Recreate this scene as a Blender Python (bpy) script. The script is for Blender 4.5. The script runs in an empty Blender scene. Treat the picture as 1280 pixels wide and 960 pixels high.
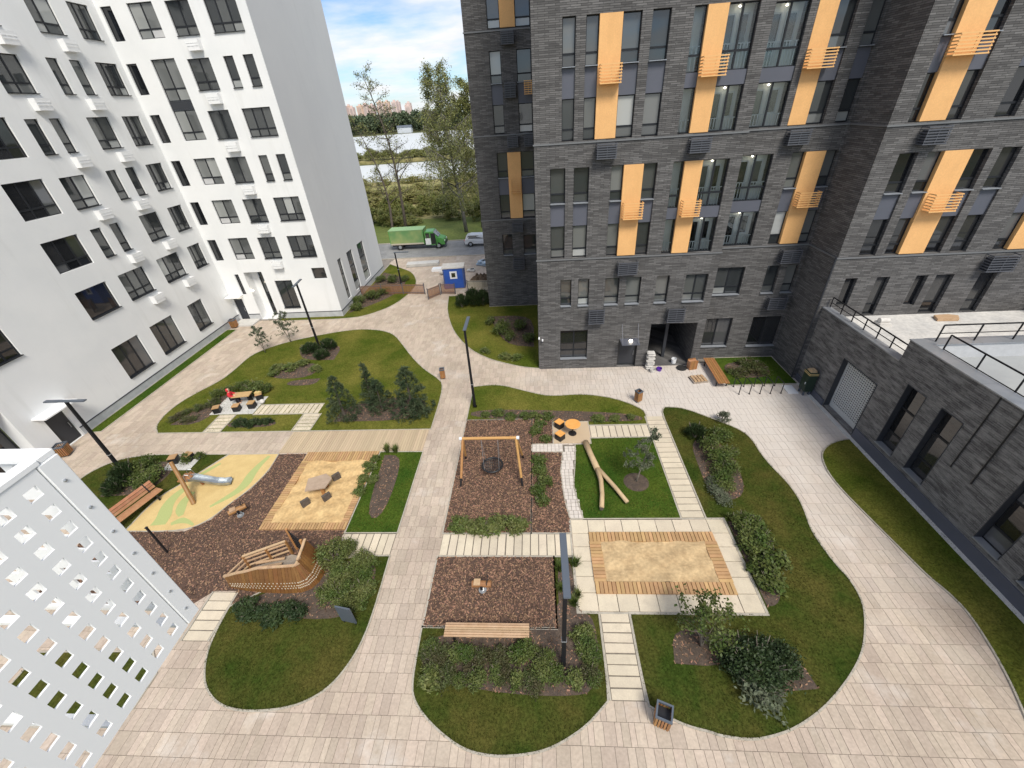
import bpy, bmesh, math, random
import numpy as np
from mathutils import Vector, Matrix
from mathutils.geometry import tessellate_polygon
rad = math.radians
SC = bpy.context.scene
COL = SC.collection
RNG = np.random.default_rng(7)
random.seed(7)

# ------------------------------------------------------------------ camera
cd = bpy.data.cameras.new('camera'); cam = bpy.data.objects.new('camera', cd); COL.objects.link(cam)
cd.sensor_width = 36; cd.lens = 14.5554; cd.clip_start = .05; cd.clip_end = 8000
YAW, PIT, ROLL, CH = rad(4.6697), rad(33.8052), rad(-4.0951), 16.0
f = Vector((-math.sin(YAW)*math.cos(PIT), math.cos(YAW)*math.cos(PIT), -math.sin(PIT)))
r = Vector((math.cos(YAW), math.sin(YAW), 0)); u = r.cross(f)
r2 = r*math.cos(ROLL)+u*math.sin(ROLL); u2 = u*math.cos(ROLL)-r*math.sin(ROLL)
m = Matrix((r2, u2, -f)).transposed().to_4x4(); m.translation = (0, 0, CH)
cam.matrix_world = m
SC.camera = cam

# ------------------------------------------------------------------ sky, sun, exposure
SUN_EL, SUN_AZ = 52, 153        # azimuth clockwise from +Y (the direction the light comes from)
w = bpy.data.worlds.new('World'); SC.world = w; w.use_nodes = True
nt = w.node_tree; N = nt.nodes; L = nt.links
N.clear()
out = N.new('ShaderNodeOutputWorld'); bg = N.new('ShaderNodeBackground'); L.new(bg.outputs[0], out.inputs[0])
sky = N.new('ShaderNodeTexSky'); sky.sky_type = 'NISHITA'; sky.sun_disc = False
sky.sun_elevation = rad(SUN_EL); sky.sun_rotation = rad(SUN_AZ); sky.altitude = 100; sky.air_density = 1.0; sky.dust_density = .5; sky.ozone_density = 1.5
tc = N.new('ShaderNodeTexCoord')
sep = N.new('ShaderNodeSeparateXYZ'); L.new(tc.outputs['Generated'], sep.inputs[0])
# clouds: project the view direction on a flat cloud deck
mz = N.new('ShaderNodeMath'); mz.operation = 'MAXIMUM'; mz.inputs[1].default_value = .0; L.new(sep.outputs[2], mz.inputs[0])
mz2 = N.new('ShaderNodeMath'); mz2.operation = 'ADD'; mz2.inputs[1].default_value = .16; L.new(mz.outputs[0], mz2.inputs[0])
dv = N.new('ShaderNodeVectorMath'); dv.operation = 'DIVIDE'; L.new(tc.outputs['Generated'], dv.inputs[0])
cmb = N.new('ShaderNodeCombineXYZ')
for i in range(3): L.new(mz2.outputs[0], cmb.inputs[i])
L.new(cmb.outputs[0], dv.inputs[1])
nz = N.new('ShaderNodeTexNoise'); nz.inputs['Scale'].default_value = 1.35; nz.inputs['Detail'].default_value = 8; nz.inputs['Roughness'].default_value = .56
mp = N.new('ShaderNodeMapping'); mp.inputs['Location'].default_value = (.35, .1, 0); mp.inputs['Scale'].default_value = (1, 1.25, .6); L.new(dv.outputs[0], mp.inputs[0]); L.new(mp.outputs[0], nz.inputs['Vector'])
cr = N.new('ShaderNodeValToRGB'); cr.color_ramp.elements[0].position = .35; cr.color_ramp.elements[1].position = .64; L.new(nz.outputs[0], cr.inputs[0])
nz2 = N.new('ShaderNodeTexNoise'); nz2.inputs['Scale'].default_value = 3; nz2.inputs['Detail'].default_value = 5; L.new(mp.outputs[0], nz2.inputs['Vector'])
cc = N.new('ShaderNodeMix'); cc.data_type = 'RGBA'; cc.inputs[6].default_value = (3.75, 3.85, 4.1, 1); cc.inputs[7].default_value = (4.95, 4.95, 4.9, 1); L.new(nz2.outputs[0], cc.inputs[0])
mx = N.new('ShaderNodeMix'); mx.data_type = 'RGBA'; L.new(cr.outputs[0], mx.inputs[0]); tn = N.new('ShaderNodeMix'); tn.data_type = 'RGBA'; tn.blend_type = 'MULTIPLY'; tn.inputs[0].default_value = 1; tn.inputs[7].default_value = (.44, .545, .69, 1); L.new(sky.outputs[0], tn.inputs[6]); L.new(tn.outputs[2], mx.inputs[6]); L.new(cc.outputs[2], mx.inputs[7])
L.new(mx.outputs[2], bg.inputs[0]); bg.inputs[1].default_value = .13
ld = bpy.data.lights.new('sun', 'SUN'); ld.energy = 2.3; ld.angle = rad(20); ld.color = (1, .94, .84)
lo = bpy.data.objects.new('sun', ld); COL.objects.link(lo)
sd = Vector((math.sin(rad(SUN_AZ))*math.cos(rad(SUN_EL)), math.cos(rad(SUN_AZ))*math.cos(rad(SUN_EL)), math.sin(rad(SUN_EL))))
lo.rotation_euler = sd.to_track_quat('Z', 'Y').to_euler()
vs = SC.view_settings; vs.view_transform = 'Standard'; vs.look = 'None'; vs.gamma = 1; vs.use_curve_mapping = False; vs.exposure = 0.82

# ------------------------------------------------------------------ materials
MATS = {}
def mat(name, col, rough=.7, metal=0, var=None, vscale=3, vdet=5, bump=0, bscale=40, isl=0, spec=.5, coords='P', stretch=None, fine=None):
    """principled + noise colour variation (var = second colour) + per-piece random value (isl) + noise bump"""
    m = bpy.data.materials.new(name); m.use_nodes = True; t = m.node_tree; n = t.nodes; l = t.links
    b = n['Principled BSDF']; b.inputs['Roughness'].default_value = rough; b.inputs['Metallic'].default_value = metal
    b.inputs['Specular IOR Level'].default_value = spec
    c4 = tuple(col)+(1,); b.inputs['Base Color'].default_value = c4
    g = n.new('ShaderNodeNewGeometry'); src = g.outputs['Position']
    if coords == 'O':
        o = n.new('ShaderNodeTexCoord'); src = o.outputs['Object']
    if stretch:
        k = n.new('ShaderNodeMapping'); k.inputs['Scale'].default_value = stretch; l.new(src, k.inputs[0]); src = k.outputs[0]
    cur = None
    if var:
        z = n.new('ShaderNodeTexNoise'); z.inputs['Scale'].default_value = vscale; z.inputs['Detail'].default_value = vdet; z.inputs['Roughness'].default_value = .6; l.new(src, z.inputs['Vector'])
        rp = n.new('ShaderNodeValToRGB'); rp.color_ramp.elements[0].position = .36; rp.color_ramp.elements[1].position = .64
        rp.color_ramp.elements[0].color = c4; rp.color_ramp.elements[1].color = tuple(var)+(1,); l.new(z.outputs[0], rp.inputs[0]); cur = rp.outputs[0]
    if fine:      # (amount, scale): fine speckle of value
        z = n.new('ShaderNodeTexNoise'); z.inputs['Scale'].default_value = fine[1]; z.inputs['Detail'].default_value = 3; l.new(src, z.inputs['Vector'])
        mr = n.new('ShaderNodeMapRange'); mr.inputs[1].default_value = .3; mr.inputs[2].default_value = .7; mr.inputs[3].default_value = 1-fine[0]; mr.inputs[4].default_value = 1+fine[0]; l.new(z.outputs[0], mr.inputs[0])
        x = n.new('ShaderNodeMix'); x.data_type = 'RGBA'; x.blend_type = 'MULTIPLY'; x.inputs[0].default_value = 1
        if cur: l.new(cur, x.inputs[6])
        else: x.inputs[6].default_value = c4
        l.new(mr.outputs[0], x.inputs[7]); cur = x.outputs[2]
    if isl:
        o = n.new('ShaderNodeObjectInfo'); a = n.new('ShaderNodeMath'); a.operation = 'ADD'; l.new(o.outputs['Random'], a.inputs[0]); l.new(g.outputs['Random Per Island'], a.inputs[1])
        fr = n.new('ShaderNodeMath'); fr.operation = 'FRACT'; l.new(a.outputs[0], fr.inputs[0])
        mr = n.new('ShaderNodeMapRange'); mr.inputs[3].default_value = 1-isl; mr.inputs[4].default_value = 1+isl; l.new(fr.outputs[0], mr.inputs[0])
        h = n.new('ShaderNodeHueSaturation')
        a2 = n.new('ShaderNodeMath'); a2.operation = 'MULTIPLY'; a2.inputs[1].default_value = 7.31; l.new(fr.outputs[0], a2.inputs[0])
        f2 = n.new('ShaderNodeMath'); f2.operation = 'FRACT'; l.new(a2.outputs[0], f2.inputs[0])
        m2 = n.new('ShaderNodeMapRange'); m2.inputs[3].default_value = .5-min(isl, .3)*.05; m2.inputs[4].default_value = .5+min(isl, .3)*.05; l.new(f2.outputs[0], m2.inputs[0]); l.new(m2.outputs[0], h.inputs['Hue'])
        l.new(mr.outputs[0], h.inputs['Value'])
        if cur: l.new(cur, h.inputs['Color'])
        else: h.inputs['Color'].default_value = c4
        cur = h.outputs[0]
    if cur: l.new(cur, b.inputs['Base Color'])
    if bump:
        z = n.new('ShaderNodeTexNoise'); z.inputs['Scale'].default_value = bscale; z.inputs['Detail'].default_value = 4; l.new(src, z.inputs['Vector'])
        bp = n.new('ShaderNodeBump'); bp.inputs['Strength'].default_value = bump; bp.inputs['Distance'].default_value = .02; l.new(z.outputs[0], bp.inputs['Height']); l.new(bp.outputs[0], b.inputs['Normal'])
    MATS[name] = m; return m
def leafmat(name, c1, c2, isl=.35):
    m = mat(name, c1, .55, var=c2, vscale=1.6, vdet=3, isl=isl, spec=.3)
    t = m.node_tree; n = t.nodes; l = t.links; b = n['Principled BSDF']
    tr = n.new('ShaderNodeBsdfTranslucent'); mxs = n.new('ShaderNodeMixShader'); mxs.inputs[0].default_value = .3
    src = b.inputs['Base Color'].links[0].from_socket; l.new(src, tr.inputs[0])
    l.new(b.outputs[0], mxs.inputs[1]); l.new(tr.outputs[0], mxs.inputs[2]); l.new(mxs.outputs[0], n['Material Output'].inputs[0])
    return m
mat('plaster', (.765, .77, .765), .85, var=(.715, .725, .725), vscale=.35, vdet=6, bump=.12, bscale=60)
mat('plaster_shaded', (.63, .64, .65), .85, var=(.60, .61, .625), vscale=.25, vdet=6, bump=.12, bscale=60)  # gable: the same white plaster with its shade put into the colour
mat('plinth', (.48, .49, .50), .8, var=(.40, .41, .42), vscale=2, bump=.2)
mat('anthracite', (.035, .038, .045), .45, spec=.4)
mat('frame_grey', (.016, .018, .022), .5, spec=.3)
mat('lattice_pale', (.52, .53, .52), .6)
mat('lattice_back', (.10, .105, .105), .8)
mat('frame_white', (.62, .64, .66), .4)
mat('sill_metal', (.30, .32, .35), .4, metal=.3)
mat('cap_metal', (.30, .32, .34), .38, metal=.45, var=(.36, .37, .39), vscale=1.2)
mat('string_metal', (.17, .175, .18), .5, metal=.2)
mat('frame_dull', (.42, .44, .45), .5)
mat('spandrel', (.085, .092, .115), .5, var=(.095, .10, .125), vscale=.6)
mat('orange', (.76, .43, .17), .7, var=(.71, .395, .155), vscale=1.4, fine=(.06, 20))
mat('orange_metal', (.74, .43, .17), .6)
mat('basket_dark', (.085, .09, .105), .5)
mat('basket_white', (.83, .835, .835), .5)
mat('door_dark', (.03, .033, .036), .35)
mat('interior', (.02, .02, .02), .9)
mat('curtain', (.5, .48, .45), .9)
mat('paver', (.475, .395, .318), .85, var=(.405, .33, .262), vscale=.33, vdet=4, isl=.11, bump=.25, bscale=90, fine=(.10, 11))
mat('paver_base', (.25, .22, .195), .95, var=(.18, .16, .14), vscale=2)
mat('slab', (.60, .525, .40), .85, var=(.53, .46, .355), vscale=1.1, isl=.07, bump=.2, bscale=80, fine=(.06, 25))
mat('slab_base', (.20, .175, .14), .95, var=(.14, .12, .10), vscale=4)
mat('slab_white', (.56, .51, .46), .85, isl=.08, fine=(.06, 25))
mat('kerb', (.42, .385, .32), .9, var=(.33, .30, .25), vscale=3, fine=(.08, 30))
mat('lawn_deep', (.030, .066, .010), .95, var=(.062, .092, .014), vscale=.5, vdet=8, bump=.6, bscale=35, fine=(.35, 14), spec=0)
mat('lawn', (.060, .082, .012), .95, var=(.135, .128, .028), vscale=.32, vdet=9, bump=.6, bscale=35, fine=(.35, 14), spec=0)
mat('lawn_worn', (.034, .054, .010), .95, var=(.078, .072, .019), vscale=.55, vdet=9, bump=.6, bscale=35, fine=(.35, 14), spec=0)
mat('grass_blade', (.062, .092, .013), .8, var=(.140, .138, .030), vscale=.32, vdet=9, isl=.4, spec=.05)
mat('grass_worn', (.040, .066, .011), .8, var=(.088, .086, .021), vscale=.55, vdet=9, isl=.45, spec=.05)
mat('soil', (.095, .068, .050), .95, var=(.062, .046, .036), vscale=3, fine=(.3, 20), bump=.6, bscale=25)
mat('mulch', (.100, .058, .040), .95, var=(.072, .044, .032), vscale=1.3, fine=(.35, 28), bump=.8, bscale=30)
mat('bark_chip', (.195, .112, .070), .9, isl=.8)
mat('sand', (.60, .42, .20), .95, var=(.47, .31, .14), vscale=1.9, vdet=9, fine=(.16, 7), bump=.9, bscale=7)
mat('sand_pale', (.52, .38, .21), .95, var=(.40, .28, .15), vscale=2.4, vdet=9, fine=(.16, 8), bump=.7, bscale=8)
mat('wood', (.48, .26, .095), .6, isl=.16, var=(.42, .21, .07), vscale=3, stretch=(1, 1, 6), bump=.15, bscale=30)
mat('wood_brown', (.34, .165, .06), .55, isl=.18, var=(.28, .13, .045), vscale=4, bump=.1)
mat('wood_hull', (.175, .078, .019), .6, isl=.14, var=(.14, .060, .015), vscale=4, bump=.1)
mat('wood_slat', (.42, .275, .155), .6, isl=.12, var=(.48, .33, .20), vscale=5, bump=.1)
mat('wood_table', (.40, .30, .22), .75, var=(.34, .25, .18), vscale=5)
mat('wood_red', (.36, .165, .085), .6, isl=.15, var=(.42, .22, .12), vscale=4)
mat('deck', (.46, .36, .24), .75, isl=.10, var=(.45, .35, .235), vscale=2, bump=.15)
mat('deck_warm', (.46, .285, .135), .7, isl=.16, var=(.39, .24, .11), vscale=2, bump=.15)
mat('log', (.50, .37, .22), .8, var=(.42, .30, .17), vscale=3, stretch=(4, 1, 4), bump=.2)
mat('wood_grey', (.34, .29, .24), .8, isl=.15, var=(.28, .23, .18), vscale=4)
mat('orange_wood', (.72, .36, .10), .5, var=(.66, .31, .08), vscale=6)
mat('black_metal', (.012, .012, .014), .45)
mat('pole_metal', (.010, .010, .012), .65, spec=.25)
mat('lamp_metal', (.11, .13, .16), .45, metal=.3)
mat('steel', (.36, .39, .42), .45, metal=1, var=(.55, .58, .6), vscale=3)
mat('galv', (.45, .47, .49), .45, metal=.7)
mat('rubber', (.58, .43, .19), .9, fine=(.12, 30), var=(.52, .375, .16), vscale=2)
mat('rubber_green', (.36, .40, .155), .9, fine=(.12, 30))
mat('asphalt', (.27, .27, .27), .9, var=(.21, .21, .21), vscale=.8, fine=(.15, 8))
mat('ground', (.06, .08, .02), .95, var=(.115, .105, .045), vscale=.05, vdet=9, fine=(.25, 1.2))
mat('verge', (.10, .14, .022), .95, var=(.14, .17, .035), vscale=.4, fine=(.25, 3))
mat('field', (.22, .22, .065), .95, var=(.30, .25, .115), vscale=.12, vdet=8, fine=(.3, .9))
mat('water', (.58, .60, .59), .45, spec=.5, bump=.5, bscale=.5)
mat('concrete', (.55, .54, .51), .9, var=(.46, .45, .43), vscale=1.5, fine=(.08, 12))
mat('roof_pale', (.60, .58, .54), .9, var=(.46, .45, .43), vscale=.8, vdet=8, fine=(.12, 7))
mat('roof_grey', (.30, .31, .31), .8, var=(.36, .37, .36), vscale=.6)
mat('truck_green', (.09, .30, .07), .35)
mat('truck_panel', (.13, .27, .10), .5, var=(.30, .36, .14), vscale=.55, vdet=2)
mat('truck_top', (.26, .42, .20), .6)
mat('paint_white', (.75, .76, .77), .3)
mat('tyre', (.015, .015, .015), .85)
mat('blue_paint', (.02, .08, .36), .5, var=(.025, .095, .42), vscale=1.5)
mat('sack', (.62, .60, .56), .85, var=(.5, .48, .45), vscale=4, bump=.4, bscale=12)
mat('sack_blue', (.25, .42, .60), .8, var=(.6, .62, .62), vscale=5, bump=.4, bscale=12)
mat('earth', (.16, .11, .07), .95, var=(.10, .07, .045), vscale=3, bump=.8, bscale=10)
mat('fence_brown', (.24, .115, .055), .6, isl=.1)
mat('fence_pale', (.52, .47, .37), .8, isl=.12)
mat('bark', (.07, .055, .045), .9, var=(.11, .09, .075), vscale=6, bump=.5, bscale=20)
mat('bark_birch', (.30, .28, .26), .9, var=(.05, .045, .04), vscale=2.2, stretch=(1, 1, .35), bump=.3)
mat('bark_pale', (.22, .19, .15), .9, var=(.15, .125, .10), vscale=8)
mat('skin', (.55, .33, .24), .6)
mat('red_cloth', (.52, .02, .03), .8)
mat('dark_cloth', (.025, .022, .035), .9)
mat('hair', (.05, .03, .02), .7)
mat('green_box', (.018, .035, .022), .5)
mat('plastic_purple', (.10, .03, .30), .4)
mat('lamp_glow', (1, .9, .7), .4)
b_ = MATS['lamp_glow'].node_tree.nodes['Principled BSDF']; b_.inputs['Emission Color'].default_value = (1, .9, .72, 1); b_.inputs['Emission Strength'].default_value = 6
mat('tower_pink', (.62, .47, .42), .9, var=(.66, .53, .49), vscale=.02)  # tower colours are pale: distance haze put into the paint
mat('tower_orange', (.62, .44, .32), .9, var=(.66, .50, .40), vscale=.02)
mat('tower_glass', (.45, .38, .36), .7)
mat('shed', (.55, .58, .62), .6)
leafmat('leaf_mid', (.066, .105, .022), (.125, .150, .042))
leafmat('leaf_light', (.095, .135, .032), (.165, .180, .060))
leafmat('leaf_dark', (.024, .044, .016), (.050, .078, .026))
leafmat('leaf_blue', (.042, .070, .034), (.088, .112, .055))
leafmat('leaf_grey', (.10, .125, .075), (.15, .165, .105))
leafmat('leaf_brown', (.085, .075, .035), (.075, .10, .03))
leafmat('leaf_birch', (.19, .215, .07), (.28, .285, .11), .3)
leafmat('leaf_field', (.21, .225, .06), (.31, .27, .115), .3)
leafmat('leaf_thicket', (.15, .185, .042), (.26, .25, .085), .3)
leafmat('leaf_far', (.08, .115, .06), (.125, .155, .085), .3)

m_ = bpy.data.materials.new('glass_clear'); m_.use_nodes = True; n_ = m_.node_tree.nodes; l_ = m_.node_tree.links; n_.remove(n_['Principled BSDF'])
tr_ = n_.new('ShaderNodeBsdfTransparent'); tr_.inputs[0].default_value = (.93, .95, .94, 1); gl_ = n_.new('ShaderNodeBsdfGlossy'); gl_.inputs['Roughness'].default_value = .02; fr_ = n_.new('ShaderNodeFresnel'); fr_.inputs[0].default_value = 1.5; mx_ = n_.new('ShaderNodeMixShader')
l_.new(fr_.outputs[0], mx_.inputs[0]); l_.new(tr_.outputs[0], mx_.inputs[1]); l_.new(gl_.outputs[0], mx_.inputs[2]); l_.new(mx_.outputs[0], n_['Material Output'].inputs[0]); MATS['glass_clear'] = m_
mat('loggia_wall', (.80, .80, .78), .85)
def glassmat(name, lo, hi, rough=.03):
    m = mat(name, lo, rough, spec=.9); n = m.node_tree.nodes; l = m.node_tree.links; b = n['Principled BSDF']
    o = n.new('ShaderNodeObjectInfo'); rp = n.new('ShaderNodeValToRGB'); e = rp.color_ramp.elements
    e[0].color = tuple(lo)+(1,); e[1].color = tuple(hi)+(1,); e[0].position = .25; e[1].position = .86; e2 = rp.color_ramp.elements.new(.90); e2.color = tuple(min(.5, c*2.2+.03) for c in hi)+(1,)
    l.new(o.outputs['Random'], rp.inputs[0]); l.new(rp.outputs[0], b.inputs['Base Color'])
    z = n.new('ShaderNodeTexNoise'); z.inputs['Scale'].default_value = .9; z.inputs['Detail'].default_value = 1
    g = n.new('ShaderNodeNewGeometry'); l.new(g.outputs['Position'], z.inputs['Vector'])
    bp = n.new('ShaderNodeBump'); bp.inputs['Strength'].default_value = .05; bp.inputs['Distance'].default_value = .05; l.new(z.outputs[0], bp.inputs['Height']); l.new(bp.outputs[0], b.inputs['Normal'])
    return m
glassmat('glass', (.030, .034, .036), (.15, .155, .15))
glassmat('glass_dark', (.008, .009, .011), (.035, .036, .038))
glassmat('glass_pale', (.09, .095, .095), (.30, .31, .30))

def brickmat():
    m = bpy.data.materials.new('brick'); m.use_nodes = True; t = m.node_tree; n = t.nodes; l = t.links; b = n['Principled BSDF']; b.inputs['Roughness'].default_value = .8; b.inputs['Specular IOR Level'].default_value = .35
    g = n.new('ShaderNodeNewGeometry'); s = n.new('ShaderNodeSeparateXYZ'); l.new(g.outputs['Position'], s.inputs[0])
    a = n.new('ShaderNodeMath'); l.new(s.outputs[0], a.inputs[0]); l.new(s.outputs[1], a.inputs[1])
    c = n.new('ShaderNodeCombineXYZ'); l.new(a.outputs[0], c.inputs[0]); l.new(s.outputs[2], c.inputs[1])
    br = n.new('ShaderNodeTexBrick'); l.new(c.outputs[0], br.inputs['Vector']); br.inputs['Scale'].default_value = 1
    br.inputs['Brick Width'].default_value = .50; br.inputs['Row Height'].default_value = .085; br.inputs['Mortar Size'].default_value = .010; br.inputs['Mortar Smooth'].default_value = .15; br.inputs['Bias'].default_value = -.1
    br.offset = .37; br.offset_frequency = 2
    br.inputs['Color1'].default_value = (.080, .077, .076, 1); br.inputs['Color2'].default_value = (.158, .153, .150, 1); br.inputs['Mortar'].default_value = (.045, .045, .045, 1)
    # tone patches and pale bloom
    k = n.new('ShaderNodeMapping'); k.inputs['Scale'].default_value = (.7, .7, 2.2); l.new(g.outputs['Position'], k.inputs[0])
    z = n.new('ShaderNodeTexNoise'); z.inputs['Scale'].default_value = 1.1; z.inputs['Detail'].default_value = 8; z.inputs['Roughness'].default_value = .7; l.new(k.outputs[0], z.inputs['Vector'])
    mr = n.new('ShaderNodeMapRange'); mr.inputs[1].default_value = .3; mr.inputs[2].default_value = .7; mr.inputs[3].default_value = .82; mr.inputs[4].default_value = 1.22; l.new(z.outputs[0], mr.inputs[0])
    x = n.new('ShaderNodeMix'); x.data_type = 'RGBA'; x.blend_type = 'MULTIPLY'; x.inputs[0].default_value = 1; l.new(br.outputs[0], x.inputs[6]); l.new(mr.outputs[0], x.inputs[7])
    k2 = n.new('ShaderNodeMapping'); k2.inputs['Scale'].default_value = (1.3, 1.3, 6); l.new(g.outputs['Position'], k2.inputs[0])
    z2 = n.new('ShaderNodeTexNoise'); z2.inputs['Scale'].default_value = 1.6; z2.inputs['Detail'].default_value = 6; z2.inputs['Roughness'].default_value = .75; l.new(k2.outputs[0], z2.inputs['Vector'])
    rp = n.new('ShaderNodeValToRGB'); rp.color_ramp.elements[0].position = .60; rp.color_ramp.elements[1].position = .78; l.new(z2.outputs[0], rp.inputs[0])
    sc = n.new('ShaderNodeMath'); sc.operation = 'MULTIPLY'; sc.inputs[1].default_value = .7; l.new(rp.outputs[0], sc.inputs[0])
    y = n.new('ShaderNodeMix'); y.data_type = 'RGBA'; l.new(sc.outputs[0], y.inputs[0]); l.new(x.outputs[2], y.inputs[6]); y.inputs[7].default_value = (.34, .34, .33, 1)
    l.new(y.outputs[2], b.inputs['Base Color'])
    bp = n.new('ShaderNodeBump'); bp.inputs['Strength'].default_value = .7; bp.inputs['Distance'].default_value = .02; bp.invert = True; l.new(br.outputs['Fac'], bp.inputs['Height']); l.new(bp.outputs[0], b.inputs['Normal'])
    MATS['brick'] = m
brickmat()
def add_noise_mix(name, col, scale, lo_, hi_, amount, stretch=(1, 1, 1), detail=6):
    """blend a second colour over a material in noise-shaped patches (stains, bloom, streaks)"""
    t = MATS[name].node_tree; n = t.nodes; l = t.links; b = n['Principled BSDF']; src = b.inputs['Base Color'].links[0].from_socket
    g = n.new('ShaderNodeNewGeometry'); k = n.new('ShaderNodeMapping'); k.inputs['Scale'].default_value = stretch; l.new(g.outputs['Position'], k.inputs[0])
    z = n.new('ShaderNodeTexNoise'); z.inputs['Scale'].default_value = scale; z.inputs['Detail'].default_value = detail; z.inputs['Roughness'].default_value = .65; l.new(k.outputs[0], z.inputs['Vector'])
    mr = n.new('ShaderNodeMapRange'); mr.inputs[1].default_value = lo_; mr.inputs[2].default_value = hi_; mr.inputs[4].default_value = amount; l.new(z.outputs[0], mr.inputs[0])
    x = n.new('ShaderNodeMix'); x.data_type = 'RGBA'; l.new(mr.outputs[0], x.inputs[0]); l.new(src, x.inputs[6]); x.inputs[7].default_value = tuple(col)+(1,); l.new(x.outputs[2], b.inputs['Base Color'])
add_noise_mix('paver', (.26, .20, .155), 1.7, .58, .74, .45); add_noise_mix('paver', (.64, .60, .55), .45, .56, .72, .6, detail=9)
add_noise_mix('plaster', (.55, .55, .53), 1.3, .55, .75, .35, (1, 1, .10)); add_noise_mix('plaster_shaded', (.52, .53, .53), 1.3, .55, .75, .3, (1, 1, .10))
add_noise_mix('orange', (.60, .33, .12), 1.5, .5, .75, .4, (1, 1, .15)); add_noise_mix('slab', (.36, .31, .24), 1.9, .56, .72, .4)
def dust_glare(name, c, rr, col, amount):
    """pale building dusting trodden round the passage, plus glancing brightness painted into the paving"""
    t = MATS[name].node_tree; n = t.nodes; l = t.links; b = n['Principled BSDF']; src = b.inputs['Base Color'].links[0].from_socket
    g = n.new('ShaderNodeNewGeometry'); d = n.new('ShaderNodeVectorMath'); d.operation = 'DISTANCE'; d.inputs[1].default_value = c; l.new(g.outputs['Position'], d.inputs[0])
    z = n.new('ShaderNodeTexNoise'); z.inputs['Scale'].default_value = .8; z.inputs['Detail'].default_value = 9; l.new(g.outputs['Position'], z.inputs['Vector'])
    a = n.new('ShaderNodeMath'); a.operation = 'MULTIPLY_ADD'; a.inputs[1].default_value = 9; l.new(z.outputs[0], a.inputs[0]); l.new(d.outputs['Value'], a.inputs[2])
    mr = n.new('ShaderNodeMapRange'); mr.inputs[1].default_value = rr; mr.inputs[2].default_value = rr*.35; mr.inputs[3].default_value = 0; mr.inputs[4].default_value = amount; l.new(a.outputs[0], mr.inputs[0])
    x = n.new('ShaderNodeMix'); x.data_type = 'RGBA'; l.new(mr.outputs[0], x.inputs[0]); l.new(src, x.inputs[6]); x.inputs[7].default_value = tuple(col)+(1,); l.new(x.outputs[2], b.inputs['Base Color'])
dust_glare('paver', (11.5, 21, 0), 19, (.60, .56, .52), .8)  # grazing-view brightness of the far paving is painted in with the dusting
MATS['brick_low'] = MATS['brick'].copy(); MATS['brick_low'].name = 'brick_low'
add_noise_mix('brick_low', (.30, .295, .285), 1.2, .40, .70, .75, (1.2, 1.2, 5), 9)  # heavier pale bloom, also painting in light this side lacks

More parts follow.
